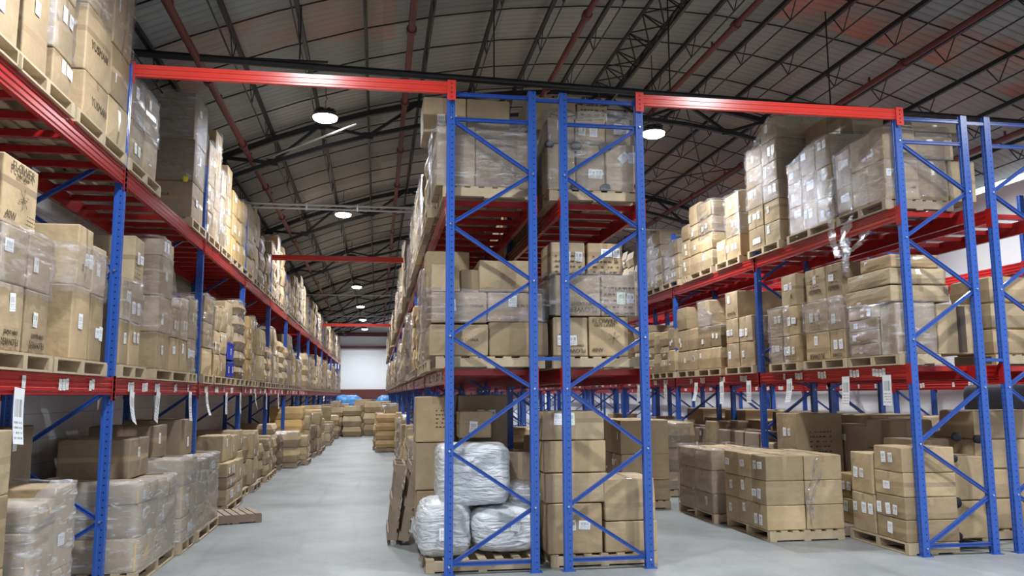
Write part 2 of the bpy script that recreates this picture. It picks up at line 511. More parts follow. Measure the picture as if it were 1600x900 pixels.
# ------------------------------------------------------------------ roof steel
TR_Y = [-6.0, 1.7, 9.3, 16.9, 24.5, 32.1, 39.7, 47.3, 54.9, 62.5]
PX = [-3.25, -2.2, -1.25, -.28, .78, 1.85, 2.85, 3.85, 5.75, 6.75, 7.7, 8.65, 9.6, 10.6, 11.6, 12.55]
def truss():
    b = MB()
    xs = [-4.0, -3.2, -2.2, -1.25, -.28, .78, 1.85, 2.85, 3.85, 4.8, 5.75, 6.75, 7.7, 8.65, 9.6, 10.6, 11.6, 12.55, 13.3]
    for a, c in zip(xs, xs[1:]):
        b.bar((a, 0, arch(a, .13)), (c, 0, arch(c, .13)), .1, .11)
        b.bar((a, 0, arch(a, .62)), (c, 0, arch(c, .62)), .1, .08)
    for i in range(0, len(xs) - 1, 2):
        for k in (i - 1, i + 1):
            if 0 <= k < len(xs):
                b.bar((xs[i], 0, arch(xs[i], .62)), (xs[k], 0, arch(xs[k], .13)), .06, .07, up=(0, 1, 0))
        b.box(xs[i] - .11, xs[i] + .11, -.012, .012, arch(xs[i], .68), arch(xs[i], .54))
    for i in range(1, len(xs), 2):
        b.box(xs[i] - .11, xs[i] + .11, -.012, .012, arch(xs[i], .22), arch(xs[i], .08))
    return b.mesh('roof_truss', M['roofsteel'])
tm = truss()
for y in TR_Y: struct(put('roof_truss_beam', tm, loc=(0, y, 0)))

def purlin(x):
    b = MB(); z = arch(x, -.02)
    b.box(x - .03, x + .03, WY0, WY1, z - .08, z)
    for a, c in zip(TR_Y, TR_Y[1:]):
        n = 4; st = (c - a) / n; zb = z - .42
        pts = [(x, a + .1, z - .06), (x, a + st * .5, zb)]
        for k in range(n):
            yc = a + st * (k + .5)
            b.bar((x, yc, zb), (x, yc - .28, z - .05), .014, .014)
            b.bar((x, yc, zb), (x, yc + .28, z - .05), .014, .014)
        pts += [(x, c - st * .5, zb), (x, c - .1, z - .06)]
        for p, q in zip(pts, pts[1:]): b.bar(p, q, .018, .018)
    return struct(b.obj('roof_purlin_beam', M['roofsteel']))
for x in PX: purlin(x)

def ridge():
    b = MB(); x = 4.8; z = arch(x)
    c = [(x - .28, z - .05), (x + .28, z - .05), (x, z - .55)]
    for px, pz in c: b.bar((px, WY0, pz), (px, WY1, pz), .05, .05)
    y = WY0; k = 0
    while y < WY1 - .5:
        for px, pz in c[:2]:
            b.bar((px, y, pz), (x, y + .4, z - .55), .022, .022)
            b.bar((x, y + .4, z - .55), (px, y + .8, pz), .022, .022)
        b.bar((c[0][0], y, c[0][1]), (c[1][0], y + .4, c[1][1]), .02, .02)
        b.bar((c[1][0], y + .4, c[1][1]), (c[0][0], y + .8, c[0][1]), .02, .02)
        y += .8
    return struct(b.obj('ridge_beam', M['roofsteel']))
ridge()
def sagrods():
    b = MB(); y = WY0 + .5
    xs = [WX0 + (WX1 - WX0) * i / 14 for i in range(15)]
    while y < WY1:
        for a, c in zip(xs, xs[1:]):
            b.bar((a, y, arch(a, -.04)), (c, y, arch(c, -.04)), .018, .02)
        y += 1.27
    for y in TR_Y[1:6:2]:
        for xa, xb in ((6.75, 3.85), (6.75, 10.6)):
            b.tube([(xa, y, arch(xa, .2)), (xb, y + 7.6, arch(xb, .2))], .015, 6)
            b.tube([(xb, y, arch(xb, .2)), (xa, y + 7.6, arch(xa, .2))], .015, 6)
    return struct(b.obj('roof_batten_beam', M['roofsteel']))
sagrods()

# sprinkler pipes down the building, conduits and pipes across it
def sprinkler(x, where):
    z = arch(x, .40); b = MB()
    b.tube([(x, WY0 + .2, z), (x, WY1 - .2, z)], .055, 10)
    y = -10.5
    while y < WY1 - 2:
        b.tube([(x, y - .06, z), (x, y + .06, z)], .085, 10)
        b.tube([(x, y + 1, z), (x, y + 1, z + .14)], .022, 6)
        y += 3.3
    tag(b.obj('sprinkler_pipe', M['sprinkler'], smooth=False), 'dull red sprinkler pipe under the roof, ' + where, 'pipe', 'sprinkler pipes')
for x, wv in ((-2.62, 'above the left rack'), (.45, 'above the left edge of the middle racks'), (3.35, 'above the right edge of the middle racks'),
              (5.98, 'above the right aisle'), (9.1, 'above the right double racks'), (11.9, 'nearest the right wall')): sprinkler(x, wv)
b = MB().tube([(-3.9, 11.7, 6.80), (12.5, 12.6, 6.80)], .055, 10)
for x in (-1.2, 1.7, 4.6, 7.5): b.tube([(x, 11.7 + (x + 3.9) * .055, 6.8), (x, 11.7 + (x + 3.9) * .055, arch(x))], .012, 6)
tag(b.obj('cross_pipe', M['roofsteel']), 'thick black pipe crossing the hall just above the front red beams', 'pipe')
b = MB().tube([(-3.9, 11.9, 6.86), (-.8, 11.95, 6.92)], .02, 8)
tag(b.obj('thin_cable', M['roofsteel']), 'thin black cable beside the black cross pipe at the left', 'cable')
for (p, q, dbl, lb) in (((-3.7, 18.2, 6.18), (1.2, 18.2, 6.18), 1, 'pair of galvanised tubes crossing the left aisle, nearest pair'),
                   ((-3.3, 18.0, 6.75), (-.45, 14.9, 6.98), 0, 'slanting galvanised conduit under the nearest left lamp'),
                   ((-3.7, 35.0, 6.2), (1.2, 35.0, 6.2), 0, 'galvanised tube crossing the left aisle beyond the first red tie beam'),
                   ((-3.7, 45.5, 6.3), (1.2, 45.5, 6.3), 0, 'galvanised tube crossing the left aisle, farthest'),
                   ((3.0, 18.6, 5.98), (8.0, 18.6, 5.9), 0, 'galvanised tube crossing the right aisle'),
                   ):
    b = MB().tube([p, q], .028 if dbl else .02, 8)
    if dbl:
        b.tube([(p[0], p[1], p[2] - .09), (q[0], q[1], q[2] - .09)], .022, 8)
        for x in (-1.6, -.5, .9): b.box(x - .015, x + .015, p[1] - .035, p[1] + .035, p[2] - .12, p[2] + .035)
    tag(b.obj('galvanised_conduit', M['galv'], smooth=False), lb, 'pipe')

# ------------------------------------------------------------------ lamps
def lamp():
    root = empty('high_bay_lamp')
    b = MB().lathe([(.05, .15), (.07, .13), (.08, .08), (.2, .05), (.235, .02), (.235, -.01), (.2, -.01)], n=24)
    for i in range(12):
        a = 2 * PI * i / 12
        b.bar((.06 * math.cos(a), .06 * math.sin(a), .13), (.19 * math.cos(a), .19 * math.sin(a), .1), .006, .06)
    b.obj('housing', M['housing'], root)
    MB().lathe([(.22, -.005), (.215, -.05), (.15, -.085), (.01, -.1)], n=24).obj('lens', M['lens'], root, smooth=True)
    return root
L0 = lamp(); first = True
RW = {-1.03: 'left aisle', 5.3: 'right aisle', 10.2: 'far right aisle'}
ORD = ['first', 'second', 'third', 'fourth', 'fifth', 'sixth', 'seventh', 'eighth', 'ninth', 'tenth', 'eleventh', 'twelfth', 'thirteenth', 'fourteenth', 'fifteenth', 'sixteenth', 'seventeenth', 'eighteenth', 'nineteenth', 'twentieth']
for rx in LAMP_ROWS:
    for k, y in enumerate(LAMP_Y):
        if y > 0:
            o = copy_tree(L0)
            o.location = (rx, y, LAMP_Z)
            up = arch(rx) - LAMP_Z
            MB().tube([(0, 0, .15), (0, 0, .3), (.03, 0, .34), (0, 0, .4), (0, 0, up)], .009, 6).obj('hook', M['roofsteel'], o)
            nth = 'unseen overhead, nearest' if k == 2 else ORD[k - 3] + ' from the camera end'
            tag(o, 'lit round lamp over the %s, %s' % (RW[rx], nth), 'lamp', 'high bay lamps')
        ld = bpy.data.lights.new('high_bay_light', 'AREA'); ld.shape = 'DISK'; ld.size = .42; ld.spread = math.radians(152)
        ld.energy = LAMP_W; ld.color = (.93, .965, 1.0)
        lo = bpy.data.objects.new('high_bay_light', ld); COL.objects.link(lo)
        lo.location = (rx, y, LAMP_Z - .11)
for c in list(L0.children): bpy.data.objects.remove(c)
bpy.data.objects.remove(L0)

# ------------------------------------------------------------------ racking
ZT = 5.68
def post_mesh(h=ZT, side=1):
    """perforated upright, open profile with a raised rib; holes come from the UV"""
    pr = [(-.048, -.042), (-.014, -.042), (-.009, -.034), (.048, -.034), (.048, -.012), (.042, -.008), (.042, .008), (.048, .012),
          (.048, .042), (-.048, .042), (-.048, .012), (-.042, .008), (-.042, -.008), (-.048, -.012)]
    b = MB(); n = len(pr)
    for z in (0, h):
        for x, y in pr: b.v.append((x, y, z))
    for i in range(n):
        j = (i + 1) % n
        (xa, ya), (xb, yb) = pr[i], pr[j]
        if abs(ya - yb) < .01 and abs(xa - xb) > .03:    # faces seen along the aisle
            off = .016 if ya < 0 and xa > -.02 else 0
            uv = [(xa - off, 0), (xb - off, 0), (xb - off, h), (xa - off, h)]
        else:
            uv = [(1 + ya, 0), (1 + yb, 0), (1 + yb, h), (1 + ya, h)]
        b.face([i, j, n + j, n + i], 0, uv)
    b.face([n + i for i in range(n)], 0, [(.3, 0)] * n)
    return b.mesh('post', M['blue'])
POST = post_mesh()
FOOT = MB().box(-.075, .075, -.065, .065, 0, .008).mesh('foot_plate', M['brace'])
BPROF = [(-.02, -.022), (.02, -.022), (.02, .022), (.012, .022), (.008, .012), (-.008, .012), (-.012, .022), (-.02, .022)]
def brace_mesh(w, z0, z1):
    b = MB()
    p, q = Vector((0, 0, z0)), Vector((w, 0, z1))
    d = (q - p).normalized(); p += d * .05; q -= d * .05
    b.bar(p, q, .04, .045, up=(0, -1, 0), prof=[(a * 1.05, c) for a, c in BPROF])
    return b.mesh('brace', M['brace'])
BOLT = MB().tube([(0, -.062, 0), (0, -.04, 0)], .012, 8).mesh('bolt', M['zinc'])
NA = [5.29, 4.00, 2.68, 1.37, .10]         # brace nodes on the starting post
NB = [4.64, 3.34, 2.07, .72]
def brace_set(w, flip, mirror=False):
    out = []
    nodes = []
    for i in range(4): nodes += [(0, NA[i]), (1, NB[i])]
    nodes.append((0, NA[4]))
    segs = [((s0, z0), (s1, z1)) for (s0, z0), (s1, z1) in zip(nodes, nodes[1:])]
    segs += [((0, 5.29), (1, 5.29)), ((0, 5.60), (1, 5.60)), ((0, .12), (1, .12))]
    key = (round(w, 2), flip)
    if key in BC: return BC[key]
    for (s0, z0), (s1, z1) in segs:
        if s0 > s1: s0, z0, s1, z1 = s1, z1, s0, z0
        if flip: z0, z1 = z1, z0          # starting post on the other side
        out.append(brace_mesh(w, z0, z1))
    BC[key] = out
    return out
BC = {}
def frame_near(x0, x1, y, flip, parent):
    f = empty('upright_frame', (0, y, 0)); f.parent = parent
    for x in (x0, x1):
        p = put('post', POST, f, (x, 0, 0))
        put('foot_plate', FOOT, f, (x, 0, 0))
    for bm_ in brace_set(x1 - x0, flip): put('brace', bm_, f, (x0, 0, 0))
    bb = MB()
    for s_, zs in ((0, NB if flip else NA), (1, NA if flip else NB)):
        for z in zs: bb.tube([((x0, x1)[s_], -.06, z), ((x0, x1)[s_], -.03, z)], .011, 8)
    bb.obj('bolts', M['zinc'], f)
    return f
FC = {}
def frame_far(x0, x1, y, flip, parent):
    key = (round(x1 - x0, 2), flip)
    if key not in FC:
        b = MB()
        for x in (0, x1 - x0):
            b.box(x - .048, x + .048, -.042, .042, 0, ZT)
        w = x1 - x0
        nodes = []
        for i in range(4): nodes += [(0, NA[i]), (1, NB[i])]
        nodes.append((0, NA[4]))
        for (s0, z0), (s1, z1) in list(zip(nodes, nodes[1:])) + [((0, 5.29), (1, 5.29)), ((0, 5.60), (1, 5.60)), ((0, .12), (1, .12))]:
            if flip: s0, s1 = 1 - s0, 1 - s1
            b.bar((s0 * w, 0, z0), (s1 * w, 0, z1), .04, .04, up=(0, -1, 0))
        FC[key] = b.mesh('upright_frame', M['brace'])
    return put('upright_frame', FC[key], parent, (x0, y, 0))

RIB = [(-.03, -.08), (.022, -.08), (.022, -.055), (.03, -.05), (.03, -.03), (.022, -.025), (.022, -.005), (.03, 0), (.03, .02),
       (.022, .025), (.022, .05), (.03, .055), (.03, .08), (-.03, .08)]
def beam_mesh(L, face, h=.18):
    """ribbed step beam with hooked end connectors; face = side the ribs look to (+1/-1 in x)"""
    b = MB(); s = h / .16
    pr = [(a * -face, c * s) for a, c in RIB]
    if face > 0: pr = pr[::-1]
    b.bar((0, .05, -h / 2), (0, L - .05, -h / 2), 0, 0, prof=[(-a, c) for a, c in pr][::-1])
    for y in (.0, L):
        sg = 1 if y == 0 else -1
        ya, yb = sorted((y + sg * -.035, y + sg * .06))
        b.box(.026 if face > 0 else -.034, .034 if face > 0 else -.026, ya, yb, -h - .06, .015)
        for z in (-.03, -.09, -.15, -.21):
            b.box(.034 * face - .003, .034 * face + .003, y + sg * .008 - .006, y + sg * .008 + .006, z - .008, z + .008, 1)
    return b.mesh('beam', [M['red'], M['foam']])
BAR = {}
def bar_mesh(w):
    k = round(w, 2)
    if k not in BAR:
        b = MB().box(0, w, -.03, .03, -.075, -.02)
        b.box(0, w, -.03, -.026, -.02, -.008); b.box(0, w, .026, .03, -.02, -.008)
        BAR[k] = b.mesh('support_bar', M['red'])
    return BAR[k]
def barcode_strip(n, w=.062, h=.098, face=1):
    b = MB(); rr = random.Random(n * 7 + face)
    for i in range(n):
        y = i * (w + .012 + rr.random() * .01); dz = rr.uniform(-.008, .008); t = rr.uniform(-.006, .006)
        x = .003 * face
        q = [(x, y, dz - h / 2), (x, y + w, dz - h / 2 + t), (x, y + w - t, dz + h / 2 + t), (x, y - t, dz + h / 2)]
        b_ = len(b.v); b.v += q
        uv = [(0, 0), (1, 0), (1, 1), (0, 1)]
        if face > 0: b.face([b_, b_ + 1, b_ + 2, b_ + 3], 0, uv)
        else: b.face([b_ + 3, b_ + 2, b_ + 1, b_], 0, [(1, 1), (0, 1), (0, 0), (1, 0)])
        # backing gives the sticker its thickness
        b.box(min(0, x * .95), max(0, x * .95), y, y + w, dz - h / 2, dz + h / 2 - .001, 1)
    return b.mesh('barcode_labels', [M['label2'], M['paper']])
STRIPS = {(n, f): barcode_strip(n, face=f) for n in (1, 2, 3, 4) for f in (-1, 1)}
PITCH = 4.165
def rack(label, x0, x1, ystart, nb, zlo, zhi, flip, lit_face, near=3, bars_near=4):
    r = tag(empty('pallet_rack', (0, 0, 0)), label, 'rack', 'pallet racks')
    rr = random.Random(int(x0 * 100))
    for i in range(nb + 1):
        y = ystart + i * PITCH
        if y < 0: continue
        (frame_near if i <= near else frame_far)(x0, x1, y, flip, r)
    bm = {1: beam_mesh(PITCH, 1), -1: beam_mesh(PITCH, -1)}
    for lv, z in enumerate((zlo, zhi)):
        for i in range(nb):
            y = ystart + i * PITCH
            for fc, x in ((-1, x0 - .02), (1, x1 + .02)):
                o = put('beam', bm[fc], r, (x, y, z))
                if lv == 0 and i < 7 and fc == lit_face:
                    yy = .5
                    while yy < PITCH - .5:
                        n = rr.choice((1, 2, 3, 3, 4))
                        put('barcode_labels', STRIPS[(n, fc)], o, (.031 * fc, yy, -.085))
                        yy += rr.uniform(.55, 1.0)
    far = MB()
    for z in (zlo, zhi):
        for i in range(nb):
            for k in range(8):
                y = ystart + i * PITCH + .26 + k * .52
                if i < bars_near: put('support_bar', bar_mesh(x1 - x0 - .04), r, (x0 + .02, y, z))
                else: far.box(x0 + .02, x1 - .02, y - .03, y + .03, z - .075, z - .01)
    if far.v:
        o = far.obj('support_bar', M['red'], r); o['kind'] = 'stuff'
    return r
XL0, XL1 = -3.77, -2.80
C1a, C1b, C2a, C2b = .82, 1.81, 2.197, 3.164
R1a, R1b, R2a, R2b = 6.717, 7.684, 8.034, 9.0
R5a, R5b = 11.9, 12.87
YL, YC = 9.306, 9.50
ZLO = {'L': 2.20, 'C1': 2.31, 'C2': 2.31, 'R1': 2.36, 'R2': 2.36, 'R5': 2.25}
ZHI = {'L': 4.47, 'C1': 4.36, 'C2': 4.36, 'R1': 4.42, 'R2': 4.42, 'R5': 4.42}
NB_ = 13
rackL = rack('long blue and red pallet rack along the left wall', XL0, XL1, YL - PITCH, NB_ + 1, ZLO['L'], ZHI['L'], False, 1, near=3)
rackC1 = rack('middle pallet rack facing the left aisle, blue frame at its front end', C1a, C1b, YC, NB_, ZLO['C1'], ZHI['C1'], False, -1, near=2)
rackC2 = rack('middle pallet rack on the side of the right aisle', C2a, C2b, YC, NB_, ZLO['C2'], ZHI['C2'], True, 1, near=2)
rackR1 = rack('right pallet rack facing the right aisle, near blue frame under the red tie beam', R1a, R1b, YC + .015, NB_, ZLO['R1'], ZHI['R1'], False, -1, near=2)
rackR2 = rack('pallet rack back to back behind the right aisle rack', R2a, R2b, YC + .015, NB_, ZLO['R2'], ZHI['R2'], True, 1, near=2)
rackR5 = rack('pallet rack standing against the right wall', R5a, R5b, YC - .3, NB_, ZLO['R5'], ZHI['R5'], True, -1, near=1)
# row spacers join the back-to-back racks
for r_, xa, xb in ((rackC1, C1b, C2a), (rackR1, R1b, R2a)):
    for k in range(3):
        for z in (5.58, 2.42):
            MB().bar((xa + .04, YC + k * PITCH, z), (xb - .04, YC + k * PITCH, z), .04, .04).obj('row_spacer', M['brace'], r_)

def tie(x0, x1, y, z, label):
    b = MB(); L = x1 - x0
    pr = [(.03, -.07), (-.022, -.07), (-.022, -.045), (-.03, -.04), (-.03, -.02), (-.022, -.015), (-.022, .015), (-.03, .02), (-.03, .045), (-.022, .05), (-.022, .07), (.03, .07)]
    b.bar((x0, y, z), (x1, y, z), 0, 0, prof=[(-a, c) for a, c in pr][::-1])
    for x in (x0, x1):
        b.box(x - .05, x + .05, y - .052, y - .044, z - .16, z + .085)
        for k in range(4): b.box(x - .007, x + .007, y - .056, y - .050, z - .13 + k * .055, z - .115 + k * .055, 1)
    return tag(b.obj('tie_beam', [M['redtie'], M['foam']]), label, 'beam', 'red tie beams over the aisles')
tie(XL1, C1a, YC - .05, 5.655, 'bright red tie beam across the left aisle from left rack to middle frame')
tie(C2b, R1a, YC - .02, 5.645, 'bright red tie beam across the right aisle, middle frame to right frame')
tie(XL1, C1a, YL + 3 * PITCH, 5.58, 'red tie beam crossing the left aisle, second from the camera')
tie(XL1, C1a, YL + 8 * PITCH, 5.58, 'red tie beam crossing the left aisle, farthest one')

# ------------------------------------------------------------------ pallets
def deck_boards(L, W, zt=.14):
    b = MB()
    for i in range(7):
        x = -W / 2 + (W - .1) * i / 6
        b.box(x, x + .095, -L / 2, L / 2, zt - .02, zt)
    return b
def bottom_boards(L, W):
    b = MB()
    for x in (-W / 2, -.05, W / 2 - .1): b.box(x, x + .1, -L / 2, L / 2, 0, .018)
    return b
def pallet_mesh(L, W):
    b = deck_boards(L, W)
    for x in (-W / 2, -.05, W / 2 - .1): b.box(x, x + .1, -L / 2, L / 2, 0, .018)
    for y in (-L / 2, -.04, L / 2 - .08): b.box(-W / 2, W / 2, y, y + .08, .018, .12)
    return b
PM = {}
def pallet(cx, cy, z, L, W, near, label, group, old=False):
    mt = M['wood_old'] if old else M['wood']
    k = (round(L, 1), round(W, 1), old)
    if near:
        r = empty('wooden_pallet', (cx, cy, z))
        kk = ('n',) + k
        if kk not in PM:
            PM[kk] = (deck_boards(k[0], k[1]).mesh('deck', mt), MB().box(-k[1] / 2, k[1] / 2, -.04, .04, .018, .12).mesh('stringer', mt),
                      bottom_boards(k[0], k[1]).mesh('bottom_boards', mt))
        d, s_, bb = PM[kk]
        put('deck', d, r)
        for y in (-k[0] / 2 + .04, 0, k[0] / 2 - .04): put('stringer', s_, r, (0, y, 0))
        put('bottom_boards', bb, r)
    else:
        if k not in PM: PM[k] = pallet_mesh(k[0], k[1]).mesh('wooden_pallet', mt)
        r = put('wooden_pallet', PM[k], None, (cx, cy, z))
    return tag(r, label, 'pallet', group)

# ------------------------------------------------------------------ boxes
def rbox_mesh(sx, sy, sz, seed, r=.012, bulge=.012, mat='card', slump=0.0, tape='tape', name='cardboard_box', wide=0):
    """one closed carton: rounded worn edges, slightly bulging sides, tape along the top seam and down the ends"""
    rr = random.Random(seed)
    along_x = rr.random() < .5; full = rr.random() < .35; band = rr.random() < .3
    hx, hy, hz = sx / 2, sy / 2, sz / 2
    tw = .03 if min(sx, sy) > .2 else .015
    def lines(h, tp, z=False):
        l = [-h, -h + r * .4, -h + r]
        l += ([-h * .4, -tw, tw, h * .4] if tp else ([h - .09] if z and h > .08 else [-h * .4, h * .4]))
        l += [h - r, h - r * .4, h]
        return sorted(set(round(a, 5) for a in l))
    X = lines(hx, not along_x); Y = lines(hy, along_x); Z = lines(hz, False, True)
    Z = sorted(set(Z + [-hz * .3, hz * .25]))
    off = Vector((rr.random() * 50, rr.random() * 50, rr.random() * 50))
    b = MB(); vid = {}
    hb = rr.uniform(-.4, .2) * hz
    lean = (rr.uniform(-1, 1) * slump, rr.uniform(-1, 1) * slump)
    def V(x, y, z):
        k = (x, y, z)
        if k in vid: return vid[k]
        p = Vector(k)
        q = Vector((max(-hx + r, min(hx - r, x)), max(-hy + r, min(hy - r, y)), max(-hz + r, min(hz - r, z))))
        d = p - q
        if d.length > 1e-6: p = q + d.normalized() * min(r, d.length)
        nx, ny, nz = x / hx, y / hy, z / hz
        bx = bulge * (1 - ny * ny) * (1 - nz * nz); by = bulge * (1 - nx * nx) * (1 - nz * nz); bz = bulge * .5 * (1 - nx * nx) * (1 - ny * ny)
        p.x += bx * nx ** 3; p.y += by * ny ** 3; p.z += bz * nz ** 3 * (1 if z > 0 else .2)
        if z > -hz + r:
            nn = noise.noise_vector(p * 3.0 + off)
            p += nn * (bulge * .55)
            p.x += lean[0] * (z + hz); p.y += lean[1] * (z + hz)
        b.v.append((p.x, p.y, p.z + hz))
        vid[k] = len(b.v) - 1
        return vid[k]
    def is_tape(cx, cy, cz, ax):
        if band and ax != 2 and hb < cz < hb + .055: return 1
        u = cy if along_x else cx
        if abs(u) > tw: return 0
        if ax == 2: return 1
        if (ax == 0) == along_x and (cz > hz - .09 or full): return 1
        return 0
    def sheet(A, B, mk, ax, flip):
        for i in range(len(A) - 1):
            for j in range(len(B) - 1):
                c = [mk(A[i], B[j]), mk(A[i + 1], B[j]), mk(A[i + 1], B[j + 1]), mk(A[i], B[j + 1])]
                ce = [sum(t[k] for t in c) / 4 for k in range(3)]
                ids = [V(*t) for t in c]
                if flip: ids.reverse()
                b.face(ids, is_tape(*ce, ax))
    if band: Z = sorted(set(Z + [round(hb, 5), round(hb + .055, 5)]))
    sheet(X, Y, lambda a, c: (a, c, Z[-1]), 2, False); sheet(X, Y, lambda a, c: (a, c, Z[0]), 2, True)
    sheet(X, Z, lambda a, c: (a, Y[0], c), 1, False); sheet(X, Z, lambda a, c: (a, Y[-1], c), 1, True)
    sheet(Y, Z, lambda a, c: (X[-1], a, c), 0, False); sheet(Y, Z, lambda a, c: (X[0], a, c), 0, True)
    return b.mesh(name, [M[mat], M[tape]], smooth=False)

def quad_label(w, h, mat):
    b = MB()
    b.v += [(-w / 2, -.0015, -h / 2), (w / 2, -.0015, -h / 2), (w / 2, -.0015, h / 2), (-w / 2, -.0015, h / 2)]
    b.face([0, 1, 2, 3], 0, [(0, 0), (1, 0), (1, 1), (0, 1)])
    b.box(-w / 2, w / 2, -.0012, .0, -h / 2, h / 2, 1)
    return b.mesh('shipping_label', [mat, M['paper']])
QL = [quad_label(.10, .14, M['label']), quad_label(.14, .10, M['label']), quad_label(.09, .12, M['label2']), quad_label(.11, .15, M['label_green'])]

def text_mesh(txt, name='printed_text'):
    cu = bpy.data.curves.new(name, 'FONT'); cu.body = txt; cu.size = 1; cu.align_x = 'CENTER'; cu.align_y = 'CENTER'; cu.resolution_u = 2
    cu.extrude = .004
    o = bpy.data.objects.new(name, cu); COL.objects.link(o)
    bpy.context.view_layer.update()
    me = bpy.data.meshes.new_from_object(o.evaluated_get(bpy.context.evaluated_depsgraph_get()))
    bpy.data.objects.remove(o)
    me.name = name; me.materials.clear(); me.materials.append(M['ink'])
    return me
TX = {k: text_mesh(k) for k in ('FLOWER', '40W', 'YUSMAN', 'MADE IN CHINA', 'FAN LIGHT', 'II', '9502')}
def linework(kind):
    b = MB()
    if kind == 'flower':
        for i in range(6):
            a = 2 * PI * i / 6 + .3
            pts = [(0, 0)] + [(math.cos(a + s_) * t, math.sin(a + s_) * t) for t, s_ in ((.25, -.2), (.45, 0), (.25, .2))] + [(0, 0)]
            for (x0, y0), (x1, y1) in zip(pts, pts[1:]): b.bar((x0, y0, 0), (x1, y1, 0), .012, .004)
    elif kind == 'cube':
        pts = [(-.4, -.1), (0, -.3), (.4, -.1), (.4, .2), (0, .4), (-.4, .2), (-.4, -.1)]
        for (x0, y0), (x1, y1) in zip(pts, pts[1:]): b.bar((x0, y0, 0), (x1, y1, 0), .02, .004)
        for (x0, y0), (x1, y1) in (((0, -.3), (0, .1)), ((0, .1), (.4, .2)), ((0, .1), (-.4, .2))): b.bar((x0, y0, 0), (x1, y1, 0), .02, .004)
    else:   # small printed spec lines
        rr = random.Random(5)
        for j in range(5):
            x = -.5
            while x < .45:
                w_ = rr.uniform(.05, .16); b.box(x, min(.5, x + w_), -.4 + j * .2, -.4 + j * .2 + .06, 0, .002); x += w_ + .05 + (.12 if rr.random() < .3 else 0)
    return b.mesh('printed_' + ('drawing' if kind != 'spec' else 'lines'), M['ink'])
LW = {k: linework(k) for k in ('flower', 'cube', 'spec')}

def decal(me, name, parent, face, u, z, s, dims, flip=False, scale=None):
    """put a flat mark on a face of a box. face: '-y', '+x', '-x'"""
    sx, sy, sz = dims
    e = .013
    if face == '-y': loc, rz = (u * sx, -sy / 2 - e, z * sz), 0
    elif face == '+x': loc, rz = (sx / 2 + e, u * sy, z * sz), PI / 2
    else: loc, rz = (-sx / 2 - e, -u * sy, z * sz), -PI / 2
    o = bpy.data.objects.new(name, me); COL.objects.link(o); o.parent = parent
    o.location = loc
    if name == 'shipping_label':
        o.rotation_euler = (0, 0, rz) if not scale else (0, 0, rz)
        if flip is not False and flip is not True: o.matrix_basis = Matrix.Translation(loc) @ Matrix.Rotation(rz, 4, 'Z') @ Matrix.Rotation(flip, 4, 'Y')
    else:
        mtx = Matrix.Translation(loc) @ Matrix.Rotation(rz, 4, 'Z') @ Matrix.Rotation(PI / 2, 4, 'X')
        if flip: mtx = mtx @ Matrix.Rotation(PI, 4, 'Z')
        sc_ = scale or (s, s, 1)
        mtx = mtx @ Matrix.Diagonal((*sc_[:2], .35, 1))
        o.matrix_basis = mtx
    return o
# ------------------------------------------------------------------ loads: what stands on every pallet
BOXES = []      # every carton as a record; the 300 nearest become objects of their own
FILMS = []
PALLETS = []
RACKS = {        # face side, face x, back x
    'L': (1, -2.76, -3.72), 'C1': (-1, .74, 1.72), 'C2': (1, 3.22, 2.28), 'R1': (-1, 6.66, 7.62), 'R2': (1, 9.04, 8.1), 'R5': (-1, 11.86, 12.8)}
WHERE = {('L', 'hi'): 'left rack upper shelf', ('L', 'lo'): 'left rack lower shelf', ('L', 'g'): 'floor under left rack',
         ('C1', 'hi'): 'middle left rack upper shelf', ('C1', 'lo'): 'middle left rack lower shelf', ('C1', 'g'): 'floor under middle left rack',
         ('C2', 'hi'): 'middle right rack upper shelf', ('C2', 'lo'): 'middle right rack lower shelf', ('C2', 'g'): 'floor under middle right rack',
         ('R1', 'hi'): 'right rack upper shelf', ('R1', 'lo'): 'right rack lower shelf', ('R1', 'g'): 'floor under right rack',
         ('R2', 'lo'): 'rear right rack lower shelf', ('R2', 'hi'): 'rear right rack upper shelf', ('R2', 'g'): 'floor under rear right rack',
         ('R5', 'g'): 'floor under far right rack', ('F', 'g'): 'the right aisle floor', ('E', 'g'): 'the far end of the left aisle'}
def base(rk, lv): return {'hi': ZHI, 'lo': ZLO}[lv][rk] + .145 if lv != 'g' else .145
ORDN = {}
